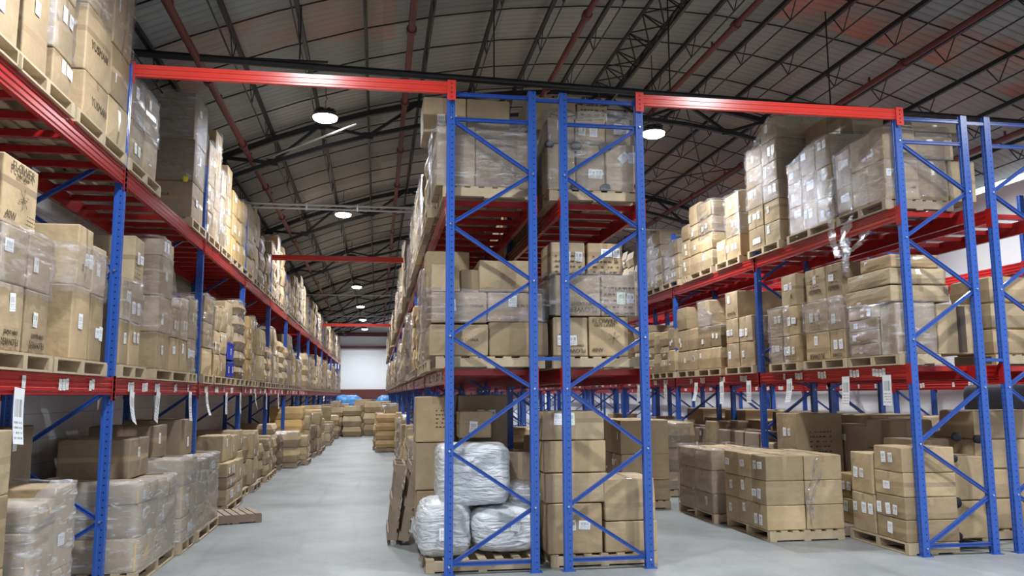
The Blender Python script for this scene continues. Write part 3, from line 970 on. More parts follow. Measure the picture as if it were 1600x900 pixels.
def load(rk, lv, cols, wrap=None, pal=None, xf=None, xb=None, old=False, near=True, matw=None, pick=None, key=None):
    """cols: (ya, yb, [z breaks above the pallet top], opts)"""
    fs, fx, bx = RACKS.get(rk, (1, 0, 1))
    fx = fx if xf is None else xf; bx = bx if xb is None else xb
    zb = base(rk, lv)
    kk = key or (rk, lv); ORDN[kk] = ORDN.get(kk, 0) + 1; n = ORDN[kk]
    nth = ORD[n - 1] if n <= 20 else None
    ys = [c[0] for c in cols] + [c[1] for c in cols]
    y0, y1 = min(ys), max(ys)
    if pal is None: pal = (y0 - .02, y1 + .02)
    where = WHERE[(rk, lv)]
    group = 'cartons on ' + where
    if pal:
        PALLETS.append(((fx + bx) / 2 + .02 * fs, (pal[0] + pal[1]) / 2, zb - .141, pal[1] - pal[0], abs(bx - fx) + .02, nth, where, old, rk, lv))
    cs = sorted(cols, key=lambda c: c[0])
    names = {1: ['only'], 2: ['near', 'far'], 3: ['near', 'middle', 'far'], 4: ['first', 'second', 'third', 'fourth']}.get(len(cs), [ORD[i] for i in range(len(cs))])
    tops = []
    for ci, c in enumerate(cs):
        ya, yb, zs = c[:3]; op = c[3] if len(c) > 3 else {}
        zz = [zb + .002] + list(zs)
        rc = op.get('rec', 0)
        lastl = len(zz) - 2
        for li in range(len(zz) - 1):
            mm = op.get('m', matw or 'card')
            if isinstance(mm, dict): mm = mm.get(li, 'card')
            xa, xc = fx - fs * rc, bx if 'dep' not in op else fx - fs * (rc + op['dep'])
            mk = [t[1:] for t in op.get('mk', ()) if t[0] == li]
            lay = 'bottom' if li == 0 else ('top' if li == lastl else ORD[li])
            BOXES.append(dict(x0=min(xa, xc), x1=max(xa, xc), y0=ya + .006, y1=yb - .006, z0=zz[li], z1=zz[li + 1] - .003, mat=mm, fs=fs,
                              lay=lay, col=names[ci], nth=nth, where=where, group=group, mk=mk, b=op.get('b', .012), nlab=op.get('nl'),
                              key=(rk, lv, n), solo=(lastl == 0), nc=len(cs)))
        tops.append(((ya + yb) / 2, zz[-1], ya, yb))
    if wrap:
        wa, wb = (y0, y1) if wrap is True else wrap[:2]
        za = zb if wrap is True or len(wrap) < 3 else wrap[2]
        tp = [t for t in tops if t[2] >= wa - .05 and t[3] <= wb + .05] or tops
        if wrap is not True and len(wrap) > 3: tp = [(t[0], min(t[1], wrap[3]), t[2], t[3]) for t in tp]
        FILMS.append((min(fx, bx), max(fx, bx), wa, wb, za, tp, nth, where, rk, lv))
    return n

FL = [(0, 'FLOWER', 0, .86, .11, False), (0, 'flower', .05, .45, .13, False)]
# ---- left rack, upper shelf (metres, from the camera outwards)
load('L', 'hi', [(5.35, 5.95, [5.2, 5.8, 6.4]), (5.97, 6.52, [5.2, 5.8, 6.4])])
load('L', 'hi', [(6.66, 7.12, [5.35, 5.95, 6.5], {'rec': .02}), (7.16, 7.62, [4.95, 5.5, 6.1, 6.6], {'rec': .0, 'mk': [(0, 'cube', '-y', .3, .5, .22, False)]})], wrap=(7.12, 7.66, 4.95), pal=(6.45, 7.62))
load('L', 'hi', [(7.92, 8.62, [5.06, 5.72, 6.35], {'nl': 0, 'mk': [(0, 'YUSMAN', 'f', .1, .45, .12, False), (1, 'YUSMAN', 'f', 0, .45, .13, False)]}),
                 (8.64, 9.28, [5.08, 5.65, 6.5, 6.75], {'b': .02})], wrap=(7.9, 9.32, 5.66), pal=(7.7, 9.2))
load('L', 'hi', [(9.42, 9.92, [5.1, 5.62], {'m': 'card_dark'}), (9.94, 10.5, [5.12, 5.6], {'b': .02})], wrap=(9.4, 10.52, 5.05), pal=(9.35, 10.62))
load('L', 'hi', [(12.5, 13.3, [5.18, 5.82, 6.55], {'m': 'card_dark', 'b': .006, 'mk': [(0, 'MADE IN CHINA', '-y', -.1, .62, .07, False), (2, 'MADE IN CHINA', '-y', -.1, .4, .07, False)]})], wrap=(12.5, 13.34, 5.2), pal=(12.45, 13.4))
load('L', 'hi', [(13.62, 14.1, [5.0, 5.45, 6.15], {}), (14.12, 14.6, [5.15, 5.75, 6.5], {'m': 'card'})], wrap=True)
load('L', 'hi', [(14.75, 15.2, [5.05, 5.5, 5.95], {}), (15.22, 15.75, [5.1, 5.65, 6.2], {})], wrap=(14.7, 15.3, 4.6))
load('L', 'hi', [(15.9, 16.42, [5.02, 5.45, 5.9], {'m': 'card_yellow'}), (16.44, 16.95, [5.0, 5.45, 5.88], {'m': 'card_yellow'})])
load('L', 'hi', [(17.05, 17.5, [5.05, 5.5, 5.95], {'m': 'card_yellow'}), (17.9, 18.5, [4.95, 5.3, 5.6, 6.1])], wrap=(17.0, 18.5, 5.0))
# ---- left rack, lower shelf
load('L', 'lo', [(5.5, 5.95, [2.87, 3.35]), (5.97, 6.42, [2.87, 3.33])], wrap=(5.5, 6.44, 2.8), pal=(5.45, 6.35))
load('L', 'lo', [(6.5, 6.96, [2.86, 3.30], {'mk': [(0, 'FLOWER', 'f', 0, .14, .13, True), (0, 'FAN LIGHT', 'f', 0, .28, .06, True)]}),
                 (6.98, 7.46, [2.86, 3.30], {'mk': [(0, 'FLOWER', 'f', 0, .14, .13, True), (0, 'II', 'f', -.2, .55, .11, False), (0, 'FAN LIGHT', 'f', 0, .28, .06, True)]})],
     wrap=(6.48, 7.5, 2.8), pal=(6.42, 7.52))
BOXES.append(dict(x0=-3.35, x1=-2.80, y0=6.54, y1=7.18, z0=3.31, z1=3.84, mat='card', fs=1, lay='', col='', nth='', where='', group='cartons on ' + WHERE[('L', 'lo')], b=.004, nlab=0,
                  mk=[('FLOWER', 'f', 0, .86, .145, False), ('FAN LIGHT', 'f', 0, .75, .045, False), ('flower', 'f', .05, .45, .16, False), ('40W', 'f', -.28, .13, .09, False), ('spec', 'f', .3, .1, .12, False)],
                  key=None, label='tall carton printed FLOWER and 40W, standing on the wrapped cartons, left rack'))
load('L', 'lo', [(8.02, 8.46, [3.03, 3.6], {'mk': [(1, 'II', 'f', -.2, .3, .1, False)]}), (8.48, 8.86, [3.0, 3.48], {})],
     wrap=(7.9, 8.9, 2.95, 3.4), pal=(7.56, 8.95))
load('L', 'lo', [(9.42, 9.76, [2.84, 3.28]), (9.78, 10.22, [2.84, 3.28, 3.83], {'b': .008, 'mk': [(2, 'spec', 'f', -.2, .3, .2, False)]})], wrap=(9.4, 10.24, 2.8, 3.3), pal=(9.42, 10.4))
load('L', 'lo', [(10.95, 11.62, [2.82, 3.28, 3.8, 4.02]), (11.68, 12.15, [2.8, 3.2], {}), (12.17, 12.62, [2.8, 3.38])], wrap=(10.9, 12.62, 2.8), pal=(10.8, 12.6))
load('L', 'lo', [(12.66, 13.2, [2.85, 3.45]),], wrap=True)
load('L', 'lo', [(13.7, 14.5, [2.78, 3.2, 3.62], {'b': .03})], wrap=(13.7, 14.5, 2.8))
load('L', 'lo', [(14.65, 15.18, [2.72, 3.12, 3.55], {'b': .03}), (15.2, 15.8, [2.75, 3.15, 3.6], {'b': .03, 'm': 'card'})])
load('L', 'lo', [(16.9, 17.7, [2.6, 2.9, 3.25, 3.6, 3.9], {'b': .04})], wrap=(16.9, 17.7, 2.6), pal=(16.8, 17.85))
# ---- left rack, floor
load('L', 'g', [(5.6, 6.2, [.7, 1.2, 1.7]), (6.22, 6.84, [.75, 1.28, 1.76], {})], xf=-2.72)
load('L', 'g', [(7.1, 7.62, [.5, .95, 1.16], {'b': .03}), (7.64, 8.08, [.55, 1.24], {'m': 'card'})], wrap=True, xf=-2.66)
load('L', 'g', [(8.4, 9.1, [.5, .9, 1.12, 1.72], {'m': 'card_dark', 'rec': .62}),], xf=-2.8)
load('L', 'g', [(9.55, 10.3, [.5, .85, 1.06], {'b': .02}), (10.32, 11.2, [.5, .8, 1.02], {'b': .02})], wrap=True, xf=-2.5, xb=-3.6)
load('L', 'g', [(11.32, 12.12, [.45, .85, 1.18], {'b': .02})], wrap=True, xf=-2.45, xb=-3.55)
load('L', 'g', [(12.22, 12.9, [.5, 1.1], {'b': .02}), (12.92, 13.7, [.55, 1.12], {'b': .02})], wrap=True, xf=-2.45, xb=-3.5)
load('L', 'g', [(14.9, 15.75, [.42, .62, .86], {'m': {0: 'card', 1: 'card_dark', 2: 'card'}}), (15.77, 16.6, [.45, .84])], xf=-2.5, xb=-3.5)
for i, (xa, ya, yb, z0, z1) in enumerate(((-3.65, 10.4, 11.2, 1.04, 1.5), (-3.65, 11.4, 12.1, 1.2, 1.62), (-3.6, 12.7, 13.5, 1.14, 1.66), (-3.4, 15.0, 15.7, .87, 1.32), (-3.4, 15.8, 16.5, .86, 1.28))):
    BOXES.append(dict(x0=xa, x1=xa + .8, y0=ya, y1=yb, z0=z0, z1=z1, mat='card_dark' if i < 3 else 'card', fs=1, group='cartons on the floor under the left rack', b=.012, nlab=1, mk=[], key=None,
                      lay='', col='', nth='', where='', label='carton resting on top of the floor stacks under the left rack, %s from the camera' % ORD[i]))

# ---- right rack, upper shelf
load('R1', 'hi', [(9.72, 10.52, [5.12, 5.56], {'b': .02, 'dep': .48, 'mk': [(0, 'MADE IN CHINA', '-y', .1, .3, .05, False)]}), (10.55, 10.92, [4.98, 5.5], {'dep': .48})], wrap=(9.7, 10.96, 4.6), pal=(9.72, 10.9), old=True)
for i, (xa, xb, za, zb_) in enumerate(((7.15, 7.6, 4.57, 5.14), (7.62, 8.02, 4.57, 5.14), (7.15, 7.72, 5.15, 5.52), (7.12, 7.8, 5.53, 5.7))):
    BOXES.append(dict(x0=xa, x1=xb, y0=9.76, y1=10.35, z0=za, z1=zb_, mat='card' if i < 3 else 'card_dark', fs=-1, group='cartons on ' + WHERE[('R1', 'hi')], b=.02, nlab=1, mk=[], key=None,
                      lay='', col='', nth='', where='', label=['bulging wrapped carton behind the near frame of the right rack, upper shelf, with white label',
                      'wrapped carton beside the rear post of the near right frame, upper shelf', 'wrapped carton with tilted label above the others, near right frame', 'flat dark carton topmost behind the near right frame'][i]))
load('R1', 'hi', [(11.02, 11.46, [4.95, 5.42, 5.9]), (11.48, 11.9, [5.0, 5.45, 5.85]), (11.92, 12.34, [5.0, 5.4, 5.72])], wrap=True, pal=(11.0, 12.38))
load('R1', 'hi', [(12.66, 13.22, [4.93, 5.3, 5.62, 5.98, 6.36, 6.74]), (13.24, 13.85, [4.95, 5.32, 5.7, 6.05, 6.4])], wrap=(12.64, 13.88, 5.3))
for i, (ya, yb, z0, z1) in enumerate(((11.1, 11.8, 5.9, 6.3), (11.82, 12.5, 5.74, 6.45))):
    BOXES.append(dict(x0=7.1, x1=7.62, y0=ya, y1=yb, z0=z0, z1=z1, mat='card_dark', fs=-1, group='cartons on ' + WHERE[('R1', 'hi')], b=.015, nlab=0, mk=[], key=None,
                      lay='', col='', nth='', where='', label='dark carton on the rear top of the wrapped load, right rack upper shelf, %s one' % ('nearer', 'farther')[i]))
load('R1', 'hi', [(14.2, 14.85, [4.98, 5.4, 5.8]), (14.87, 15.3, [5.0])], wrap=(14.2, 14.86, 4.98))
load('R1', 'hi', [(15.5, 16.1, [4.93, 5.28, 5.62, 5.95]), (16.12, 16.7, [4.95, 5.3, 5.6, 6.05])], wrap=(15.5, 16.2, 5.2))
load('R1', 'hi', [(16.75, 17.15, [4.95, 5.35, 5.7])])
# ---- right rack, lower shelf
load('R1', 'lo', [(9.72, 10.06, [3.18], {'b': .03}), (10.08, 10.8, [2.68, 2.86, 3.02, 3.2], {'b': .02})], wrap=True, pal=(9.66, 10.84), xb=7.25)
for i, (xa, xb, ya, yb, z0, z1) in enumerate(((6.64, 7.5, 9.76, 10.8, 3.2, 3.42), (6.64, 7.45, 9.74, 10.75, 3.43, 3.64), (6.7, 7.4, 9.8, 10.5, 3.66, 3.84))):
    BOXES.append(dict(x0=xa, x1=xb, y0=ya, y1=yb, z0=z0, z1=z1, mat='card', fs=-1, group='cartons on ' + WHERE[('R1', 'lo')], b=.03, nlab=1, mk=[], key=None,
                      lay='', col='', nth='', where='', label='flat sagging wrapped carton, %s of three lying above the big ones, near right frame' % ('lowest', 'middle', 'topmost')[i]))
BOXES.append(dict(x0=7.28, x1=7.92, y0=9.76, y1=10.5, z0=2.51, z1=3.17, mat='card', fs=-1, group='cartons on ' + WHERE[('R1', 'lo')], b=.04, nlab=2, mk=[], key=None, tapev=True,
                  lay='', col='', nth='', where='', label='big bulging carton with wide dark tape band, lower shelf, near right frame'))
load('R1', 'lo', [(10.9, 11.32, [2.93, 3.4], {'mk': [(0, 'FLOWER', 'f', 0, .14, .1, True), (1, 'FLOWER', 'f', 0, .85, .1, False)]}), (11.34, 12.02, [2.93, 3.4], {'mk': [(1, 'spec', 'f', 0, .3, .2, False), (0, 'FLOWER', 'f', 0, .14, .12, True)]}),
                  ], wrap=(10.86, 12.06, 2.9))
load('R1', 'lo', [(12.22, 12.74, [2.94, 3.42, 3.94], {'mk': [(2, 'II', 'f', .2, .3, .1, False), (0, 'spec', 'f', 0, .2, .2, False)]}), (12.76, 13.2, [2.94, 3.42])], wrap=(12.5, 13.24, 2.5))
load('R1', 'lo', [(13.85, 14.42, [2.95, 3.42], {}), (14.44, 15.0, [2.95, 3.42, 3.94], {'mk': [(2, 'FLOWER', 'f', 0, .2, .1, True)]})])
load('R1', 'lo', [(15.25, 15.75, [2.93, 3.38], {}), (15.77, 16.4, [2.93, 3.38, 3.92], {'mk': [(2, 'spec', 'f', 0, .2, .2, False)]})], wrap=(15.25, 16.4, 3.3))
load('R1', 'lo', [(16.5, 17.0, [2.93, 3.4], {}), (17.02, 17.6, [2.93, 3.4, 3.9], {})])
for i, (ya, yb, m_) in enumerate(((11.05, 11.5, 'card'), (11.52, 12.1, 'card'))):
    BOXES.append(dict(x0=6.75, x1=7.35, y0=ya, y1=yb, z0=3.41, z1=3.94, mat=m_, fs=-1, group='cartons on ' + WHERE[('R1', 'lo')], b=.01, nlab=1, mk=[('FLOWER', 'f', 0, .3, .09, False), ('spec', 'f', 0, .55, .2, False)], key=None,
                      lay='', col='', nth='', where='', label='upright printed carton on top of the second load, right rack lower shelf, %s' % ('nearer', 'farther')[i]))
# ---- right rack, floor
load('R1', 'g', [(9.6, 10.24, [.42, .7, 1.0, 1.32], {'dep': .72, 'b': .01}), (10.27, 10.8, [.66, 1.2], {'dep': .6})], xf=6.56, xb=7.26, pal=(9.59, 10.85))
for i, (x0, x1, y0, y1, z0, z1) in enumerate(((7.34, 7.85, 9.75, 10.3, .147, .62), (7.32, 7.84, 9.75, 10.3, .63, 1.18), (7.88, 8.1, 9.95, 10.3, .1, .56), (7.3, 7.9, 10.5, 11.1, .3, 1.36))):
    BOXES.append(dict(x0=x0, x1=x1, y0=y0, y1=y1, z0=z0, z1=z1, mat='card', fs=-1, group='cartons on the floor under the right rack', b=.015, nlab=2, mk=[], key=None,
                      lay='', col='', nth='', where='', label=['lower carton with black foam corners, floor, inside near right frame', 'upper carton with black foam corners, floor, inside near right frame',
                      'small low carton beside the rear post of the near right frame', 'carton behind the foam-cornered pair, floor of near right frame'][i]))
load('R1', 'g', [(11.05, 11.5, [.5, .85], {'m': 'card_yellow'}), (11.52, 11.95, [.5, .8], {'m': 'card_yellow'})], xf=6.75, xb=7.5, old=True)
load('R1', 'g', [(12.6, 13.3, [.9, 1.68], {'mk': [(1, 'spec', '-y', 0, .4, .3, False)]})], xf=6.75, xb=7.55)
load('R1', 'g', [(11.0, 12.0, [.6, 1.15, 1.62], {'m': 'card_dark'}), (12.0, 13.0, [.7, 1.5], {'m': 'card_dark'})], xf=7.6, xb=8.0)
for k in range(9):
    y = 13.6 + k * 1.25
    load('R1', 'g', [(y, y + .55, [.6, 1.15 + .15 * (k % 3)], {'m': 'card_dark' if k % 2 else 'card'}), (y + .57, y + 1.15, [.55, 1.3], {'m': 'card_dark'})], xf=6.85, xb=7.6)
load('R2', 'g', [(10.3, 11.0, [.56, .96, 1.36, 1.76], {'mk': [(3, 'MADE IN CHINA', '-y', -.1, .55, .09, False)]})], xf=9.2, xb=8.14)
for k in range(8):
    y = 11.4 + k * 1.2
    load('R2', 'g', [(y, y + 1.1, [.6, 1.1, 1.45 + .2 * (k % 2)], {'m': 'card_dark' if k % 3 == 0 else 'card'})])
load('R2', 'lo', [(9.75, 10.5, [2.85, 3.2, 3.56], {'b': .02})])
load('R2', 'lo', [(14.0, 14.9, [2.9, 3.3])])
load('R5', 'g', [(11.5, 12.3, [.6, 1.1, 1.55]), (12.32, 13.0, [.6, 1.3])])
load('R5', 'g', [(13.3, 14.2, [.6, 1.1, 1.6]), (14.22, 15.0, [.6, 1.45])])
load('R5', 'g', [(16.3, 17.2, [.6, 1.1, 1.5]), (17.22, 18.0, [.6, 1.25])])
# ---- pallets standing out in the right aisle
def aisle(y0, y1, x0, x1, zs, wrap, nx, ny, b=.012):
    n = ORDN[('F', 'g')] = ORDN.get(('F', 'g'), 0) + 1
    nth = ORD[n - 1]
    PALLETS.append(((x0 + x1) / 2, (y0 + y1) / 2, .002, y1 - y0, x1 - x0, nth, WHERE[('F', 'g')], False, 'F', 'g'))
    zz = [.147] + zs
    for li in range(len(zz) - 1):
        for i in range(nx):
            for j in range(ny):
                a = x0 + (x1 - x0) * i / nx; c = y0 + (y1 - y0) * j / ny
                BOXES.append(dict(x0=a + .006, x1=a + (x1 - x0) / nx - .006, y0=c + .005, y1=c + (y1 - y0) / ny - .005, z0=zz[li], z1=zz[li + 1] - .003, mat='card', fs=-1, b=b,
                                  lay='bottom' if li == 0 else ('top' if li == len(zz) - 2 else 'middle'), col='', nth=nth, where='', group='cartons on the right aisle floor', mk=[], nlab=2 if j == 0 else 1, key=('F', n),
                                  label='%s layer carton, %s file, %s row, %s pallet standing in right aisle' % ('bottom' if li == 0 else ('top' if li == len(zz) - 2 else 'middle'), ORD[i], ORD[j], nth)))
    if wrap: FILMS.append((x0, x1, y0, y1, .15, [((y0 + y1) / 2, zs[-1], y0, y1)], nth, WHERE[('F', 'g')], 'F', 'g'))
aisle(10.78, 12.15, 5.28, 6.42, [.48, .81, 1.15], False, 2, 3)
aisle(12.45, 13.9, 5.2, 6.2, [.45, .8, 1.12], True, 2, 2, .03)
aisle(14.2, 15.4, 4.25, 5.15, [.5, .95, 1.55], False, 2, 2, .02)
aisle(15.7, 16.9, 5.1, 6.2, [.5, .95, 1.45], True, 2, 2, .02)
aisle(17.3, 18.5, 4.9, 6.0, [.5, .95, 1.3], False, 2, 2, .02)

# ---- front ends of the middle racks, box by box (x0, x1, y0, y1, z0, z1, material, labels, marks, label text)
UH1, UH2 = 'cartons on the front pallet, upper shelf of middle rack', 'cartons on the front pallet, lower shelf of middle rack'
UG = 'cartons on the floor at the front of middle rack'
FRONT = [
 (.66, 1.13, 9.68, 10.6, 4.51, 5.26, 'card', 0, [], UH1, 'large carton with pale tape patches, upper shelf, behind the leftmost middle post'),
 (1.14, 1.80, 9.72, 10.6, 4.51, 5.24, 'card_dark', 0, [('MADE IN CHINA', '-y', 0, .74, .07, False)], UH1, 'wrapped carton printed MADE IN CHINA, upper shelf of middle left rack'),
 (.52, 1.06, 10.0, 10.7, 5.28, 5.74, 'card', 2, [], UH1, 'top left carton under the red tie beam end, with two white labels'),
 (1.07, 1.62, 10.0, 10.7, 5.28, 5.74, 'card', 0, [], UH1, 'top carton beside the labelled one under the red tie beam end'),
 (1.9, 2.56, 10.3, 11.0, 5.48, 5.93, 'card', 0, [('cube', '-y', .25, .3, .35, False)], UH1, 'topmost carton between the two middle frames, under the black pipe'),
 (2.58, 3.0, 10.3, 11.0, 5.48, 5.86, 'card', 0, [('spec', '-y', 0, .6, .25, False)], UH1, 'printed topmost carton above the right middle frame'),
 (2.04, 2.39, 9.68, 10.5, 4.51, 5.10, 'card', 0, [], UH1, 'left one of three bottom cartons, upper shelf, middle right frame'),
 (2.40, 2.77, 9.68, 10.5, 4.51, 5.10, 'card', 2, [], UH1, 'middle one of three bottom cartons, upper shelf, middle right frame'),
 (2.78, 3.20, 9.66, 10.5, 4.51, 5.12, 'card', 2, [], UH1, 'right one of three bottom cartons, diamond label, upper shelf, middle right frame'),
 (2.06, 2.40, 9.75, 10.5, 5.13, 5.46, 'card', 1, [], UH1, 'left one of three upper cartons, upper shelf, middle right frame'),
 (2.41, 2.80, 9.75, 10.5, 5.13, 5.47, 'card', 2, [], UH1, 'middle one of three upper cartons, upper shelf, middle right frame'),
 (2.81, 3.14, 9.75, 10.5, 5.13, 5.45, 'card', 2, [], UH1, 'right one of three upper cartons, upper shelf, middle right frame'),
 (.60, 1.29, 9.66, 10.6, 2.46, 2.83, 'card', 0, [('MADE IN CHINA', '-y', .05, .5, .07, False)], UH2, 'bottom left carton with printed line, lower shelf, middle left frame'),
 (1.31, 2.02, 9.66, 10.6, 2.46, 2.86, 'card', 0, [], UH2, 'bottom right carton with taped bands, lower shelf, middle left frame'),
 (.62, 1.28, 9.70, 10.6, 2.85, 3.22, 'card', 1, [('MADE IN CHINA', '-y', .15, .55, .07, False)], UH2, 'wrapped carton, second layer left, lower shelf, middle left frame'),
 (1.30, 1.96, 9.70, 10.6, 2.87, 3.22, 'card', 1, [('MADE IN CHINA', '-y', .15, .55, .07, False)], UH2, 'wrapped carton, second layer right, lower shelf, middle left frame'),
 (.62, .96, 9.75, 10.3, 3.23, 3.56, 'card', 0, [], UH2, 'small wrapped carton, third layer left, lower shelf, middle left frame'),
 (.98, 1.22, 9.85, 10.4, 3.23, 3.52, 'card_dark', 0, [], UH2, 'dark small carton in the third layer, lower shelf, middle left frame'),
 (1.20, 1.86, 9.75, 10.5, 3.24, 3.62, 'card', 0, [], UH2, 'carton with taped bands on top, lower shelf, middle left frame'),
 (.60, 1.16, 10.5, 11.0, 3.3, 3.85, 'card', 0, [], UH2, 'carton standing behind the top ones, lower shelf, middle left frame'),
 (2.09, 2.51, 9.66, 10.5, 2.46, 2.93, 'card', 2, [('FLOWER', '-y', .1, .14, .10, True), ('II', '-y', -.3, .5, .1, False), ('FAN LIGHT', '-y', .1, .28, .05, True)], UH2, 'bottom left carton with upside-down FLOWER print, middle right frame'),
 (2.53, 3.02, 9.66, 10.5, 2.46, 2.94, 'card', 0, [('FLOWER', '-y', -.1, .88, .10, False), ('FAN LIGHT', '-y', -.1, .78, .055, False), ('flower', '-y', .12, .46, .13, False), ('40W', '-y', -.3, .15, .07, False)], UH2, 'bottom right carton printed FLOWER and 40W, lower shelf, middle right frame'),
 (2.13, 2.68, 9.68, 10.5, 2.95, 3.45, 'card', 0, [('FLOWER', '-y', .1, .16, .11, True), ('FAN LIGHT', '-y', .1, .3, .06, True)], UH2, 'wrapped second layer carton, left, middle right frame, lower shelf'),
 (2.70, 3.14, 9.68, 10.5, 2.95, 3.46, 'card', 2, [('spec', '-y', 0, .35, .3, False), ('FLOWER', '-y', 0, .65, .09, True)], UH2, 'wrapped second layer carton with two labels, right, middle right frame'),
 (2.07, 2.50, 9.70, 10.3, 3.47, 3.86, 'card', 2, [('II', '-y', .3, .42, .1, False), ('spec', '-y', 0, .2, .25, False)], UH2, 'third layer carton, left, lower shelf of middle right frame'),
 (2.54, 2.98, 9.70, 10.3, 3.47, 3.86, 'card', 2, [('II', '-y', .3, .42, .1, False), ('spec', '-y', 0, .2, .25, False)], UH2, 'third layer carton, right, lower shelf of middle right frame'),
 (2.0, 2.66, 9.70, 10.4, .147, .72, 'card', 2, [], UG, 'tall bottom carton on the floor behind the middle right frame'),
 (1.98, 2.74, 9.72, 10.4, .73, 1.07, 'card', 0, [], UG, 'second carton up in the floor stack, middle right frame'),
 (1.97, 2.73, 9.74, 10.4, 1.08, 1.45, 'card', 0, [], UG, 'third carton up in the floor stack, middle right frame'),
 (1.95, 2.72, 9.76, 10.4, 1.46, 1.80, 'card', 2, [], UG, 'topmost carton of the floor stack, two labels, middle right frame'),
 (2.70, 3.34, 9.70, 10.4, .147, .50, 'card', 0, [], UG, 'lower carton at the right side of the middle right frame, floor'),
 (2.70, 3.32, 9.70, 10.4, .51, 1.0, 'card', 0, [], UG, 'upper carton with open top at the right of the middle right frame, floor'),
 (.50, .98, 10.75, 11.3, 1.40, 1.98, 'card', 0, [('spec', '-y', .3, .5, .2, False)], UG, 'top carton of the tall stack behind the white sacks'),
 (.50, .96, 10.75, 11.3, .80, 1.39, 'card', 0, [], UG, 'middle carton of the tall stack behind the white sacks'),
 (.52, .98, 10.75, 11.3, .147, .79, 'card', 0, [], UG, 'bottom carton of the tall stack behind the white sacks'),
 (1.05, 1.7, 10.8, 11.4, 1.0, 2.0, 'card_dark', 2, [], UG, 'dark tall carton with labels behind the white sacks'),
 (1.02, 1.42, 10.3, 10.7, 1.47, 1.80, 'card', 1, [], UG, 'small tilted carton lying on the white sacks'),
 (1.62, 1.9, 10.2, 10.8, .9, 1.3, 'card_dark', 0, [], UG, 'dark carton squeezed beside the inner middle post'),
]
for i, (x0, x1, y0, y1, z0, z1, mt, nl, mk, g, lb) in enumerate(FRONT):
    BOXES.append(dict(x0=x0, x1=x1, y0=y0, y1=y1, z0=z0, z1=z1, mat=mt, fs=-1, b=.022 if i in (13, 18, 31, 12) else .01, nlab=nl, mk=mk, key=None, lay='', col='', nth='', where='', group=g, label=lb, front=True))
ORDN[('C1', 'hi')] = ORDN[('C1', 'lo')] = ORDN[('C1', 'g')] = ORDN[('C2', 'hi')] = ORDN[('C2', 'lo')] = ORDN[('C2', 'g')] = 1
for (x0, x1, y0, y1, z, lb) in ((.72, 1.86, 9.62, 10.7, 4.362, 'pale wooden pallet, upper shelf, front of middle left rack'), (2.06, 3.24, 9.62, 10.6, 4.362, 'pale wooden pallet, upper shelf, front of middle right rack'),
                            (.68, 1.96, 9.62, 10.7, 2.312, 'wooden pallet, lower shelf, front of middle left rack'), (2.08, 3.16, 9.62, 10.6, 2.312, 'wooden pallet, lower shelf, front of middle right rack'),
                            (.55, 1.9, 9.64, 10.7, .002, 'wooden pallet on the floor under the white sacks'), (2.02, 3.34, 9.66, 10.5, .002, 'wooden pallet on the floor, middle right frame')):
    PALLETS.append(((x0 + x1) / 2, (y0 + y1) / 2, z, y1 - y0, x1 - x0, None, lb, False, 'X', 'x'))
FILMS += [(.64, 1.84, 9.62, 10.64, 4.5, [(.0, 5.27, 0, 0)], None, 'upper shelf, front of middle left rack', 'X', 1),
          (2.02, 3.22, 9.62, 10.54, 4.5, [(.0, 5.5, 0, 0)], None, 'upper shelf, front of middle right rack', 'X', 1),
          (.58, 2.0, 9.62, 10.64, 2.86, [(.0, 3.24, 0, 0)], None, 'lower shelf, front of middle left rack', 'X', 1),
          (2.04, 3.2, 9.62, 10.54, 2.95, [(.0, 3.47, 0, 0)], None, 'lower shelf, front of middle right rack', 'X', 1)]

# ---- every pallet farther down the racks, stacked from a seeded random pattern
RG = random.Random(11)
def auto(rk, lv, y, yend, zt, pw=.55, xj=0.0, skip=.03, prot=0.0):
    fs, fx, bx = RACKS[rk]
    while y < yend:
        L = RG.uniform(.88, 1.06)
        ph = (y - (YL if rk == 'L' else YC)) % PITCH
        if ph > PITCH - L + .1 and ph < PITCH: pass
        if RG.random() < skip: y += L; continue
        top = RG.uniform(*zt); zb = base(rk, lv)
        nc = RG.choice((1, 2, 2, 2)); f = [0, 1] if nc == 1 else [0, RG.uniform(.4, .6), 1]
        cols = []
        mt = RG.choice(('card',) * 6 + ('card_yellow', 'card_dark'))
        for a, c in zip(f, f[1:]):
            t = top * 1.0 - (RG.uniform(0, .35) if nc > 1 else 0)
            nl = RG.choice((2, 3, 3, 4)) if t - zb > 1.1 else RG.choice((2, 2, 3)); nl = max(1, min(nl, int((t - zb) / .27)))
            zs = [zb + (t - zb) * (k + 1) / nl + (RG.uniform(-.03, .03) if k < nl - 1 else 0) for k in range(nl)]
            cols.append((y + a * L, y + c * L, zs, {'m': mt, 'rec': RG.uniform(0, .05), 'b': RG.choice((.01, .02, .035))}))
        p = prot * RG.uniform(.3, 1)
        load(rk, lv, cols, wrap=RG.random() < pw, near=False, xf=fx + fs * p + RG.uniform(-.03, .03), xb=bx + fs * p, old=RG.random() < .4)
        y += L + RG.uniform(.02, .12)
auto('L', 'hi', 18.7, 63, (5.55, 6.45), .6)
auto('L', 'lo', 17.95, 63, (3.35, 4.0), .5)
auto('L', 'g', 17.2, 24, (.85, 1.45), .35, prot=.25)
auto('L', 'g', 24, 62, (.9, 1.7), .35, prot=1.0)
auto('R1', 'hi', 17.4, 63, (5.4, 6.4), .5)
auto('R1', 'lo', 17.8, 63, (3.4, 4.05), .5)
auto('C1', 'hi', 10.85, 63, (5.3, 6.2), .75, prot=.12)
auto('C1', 'lo', 10.85, 63, (3.3, 4.0), .65, prot=.1)
auto('C1', 'g', 13.0, 30, (.9, 1.6), .3, prot=.1)
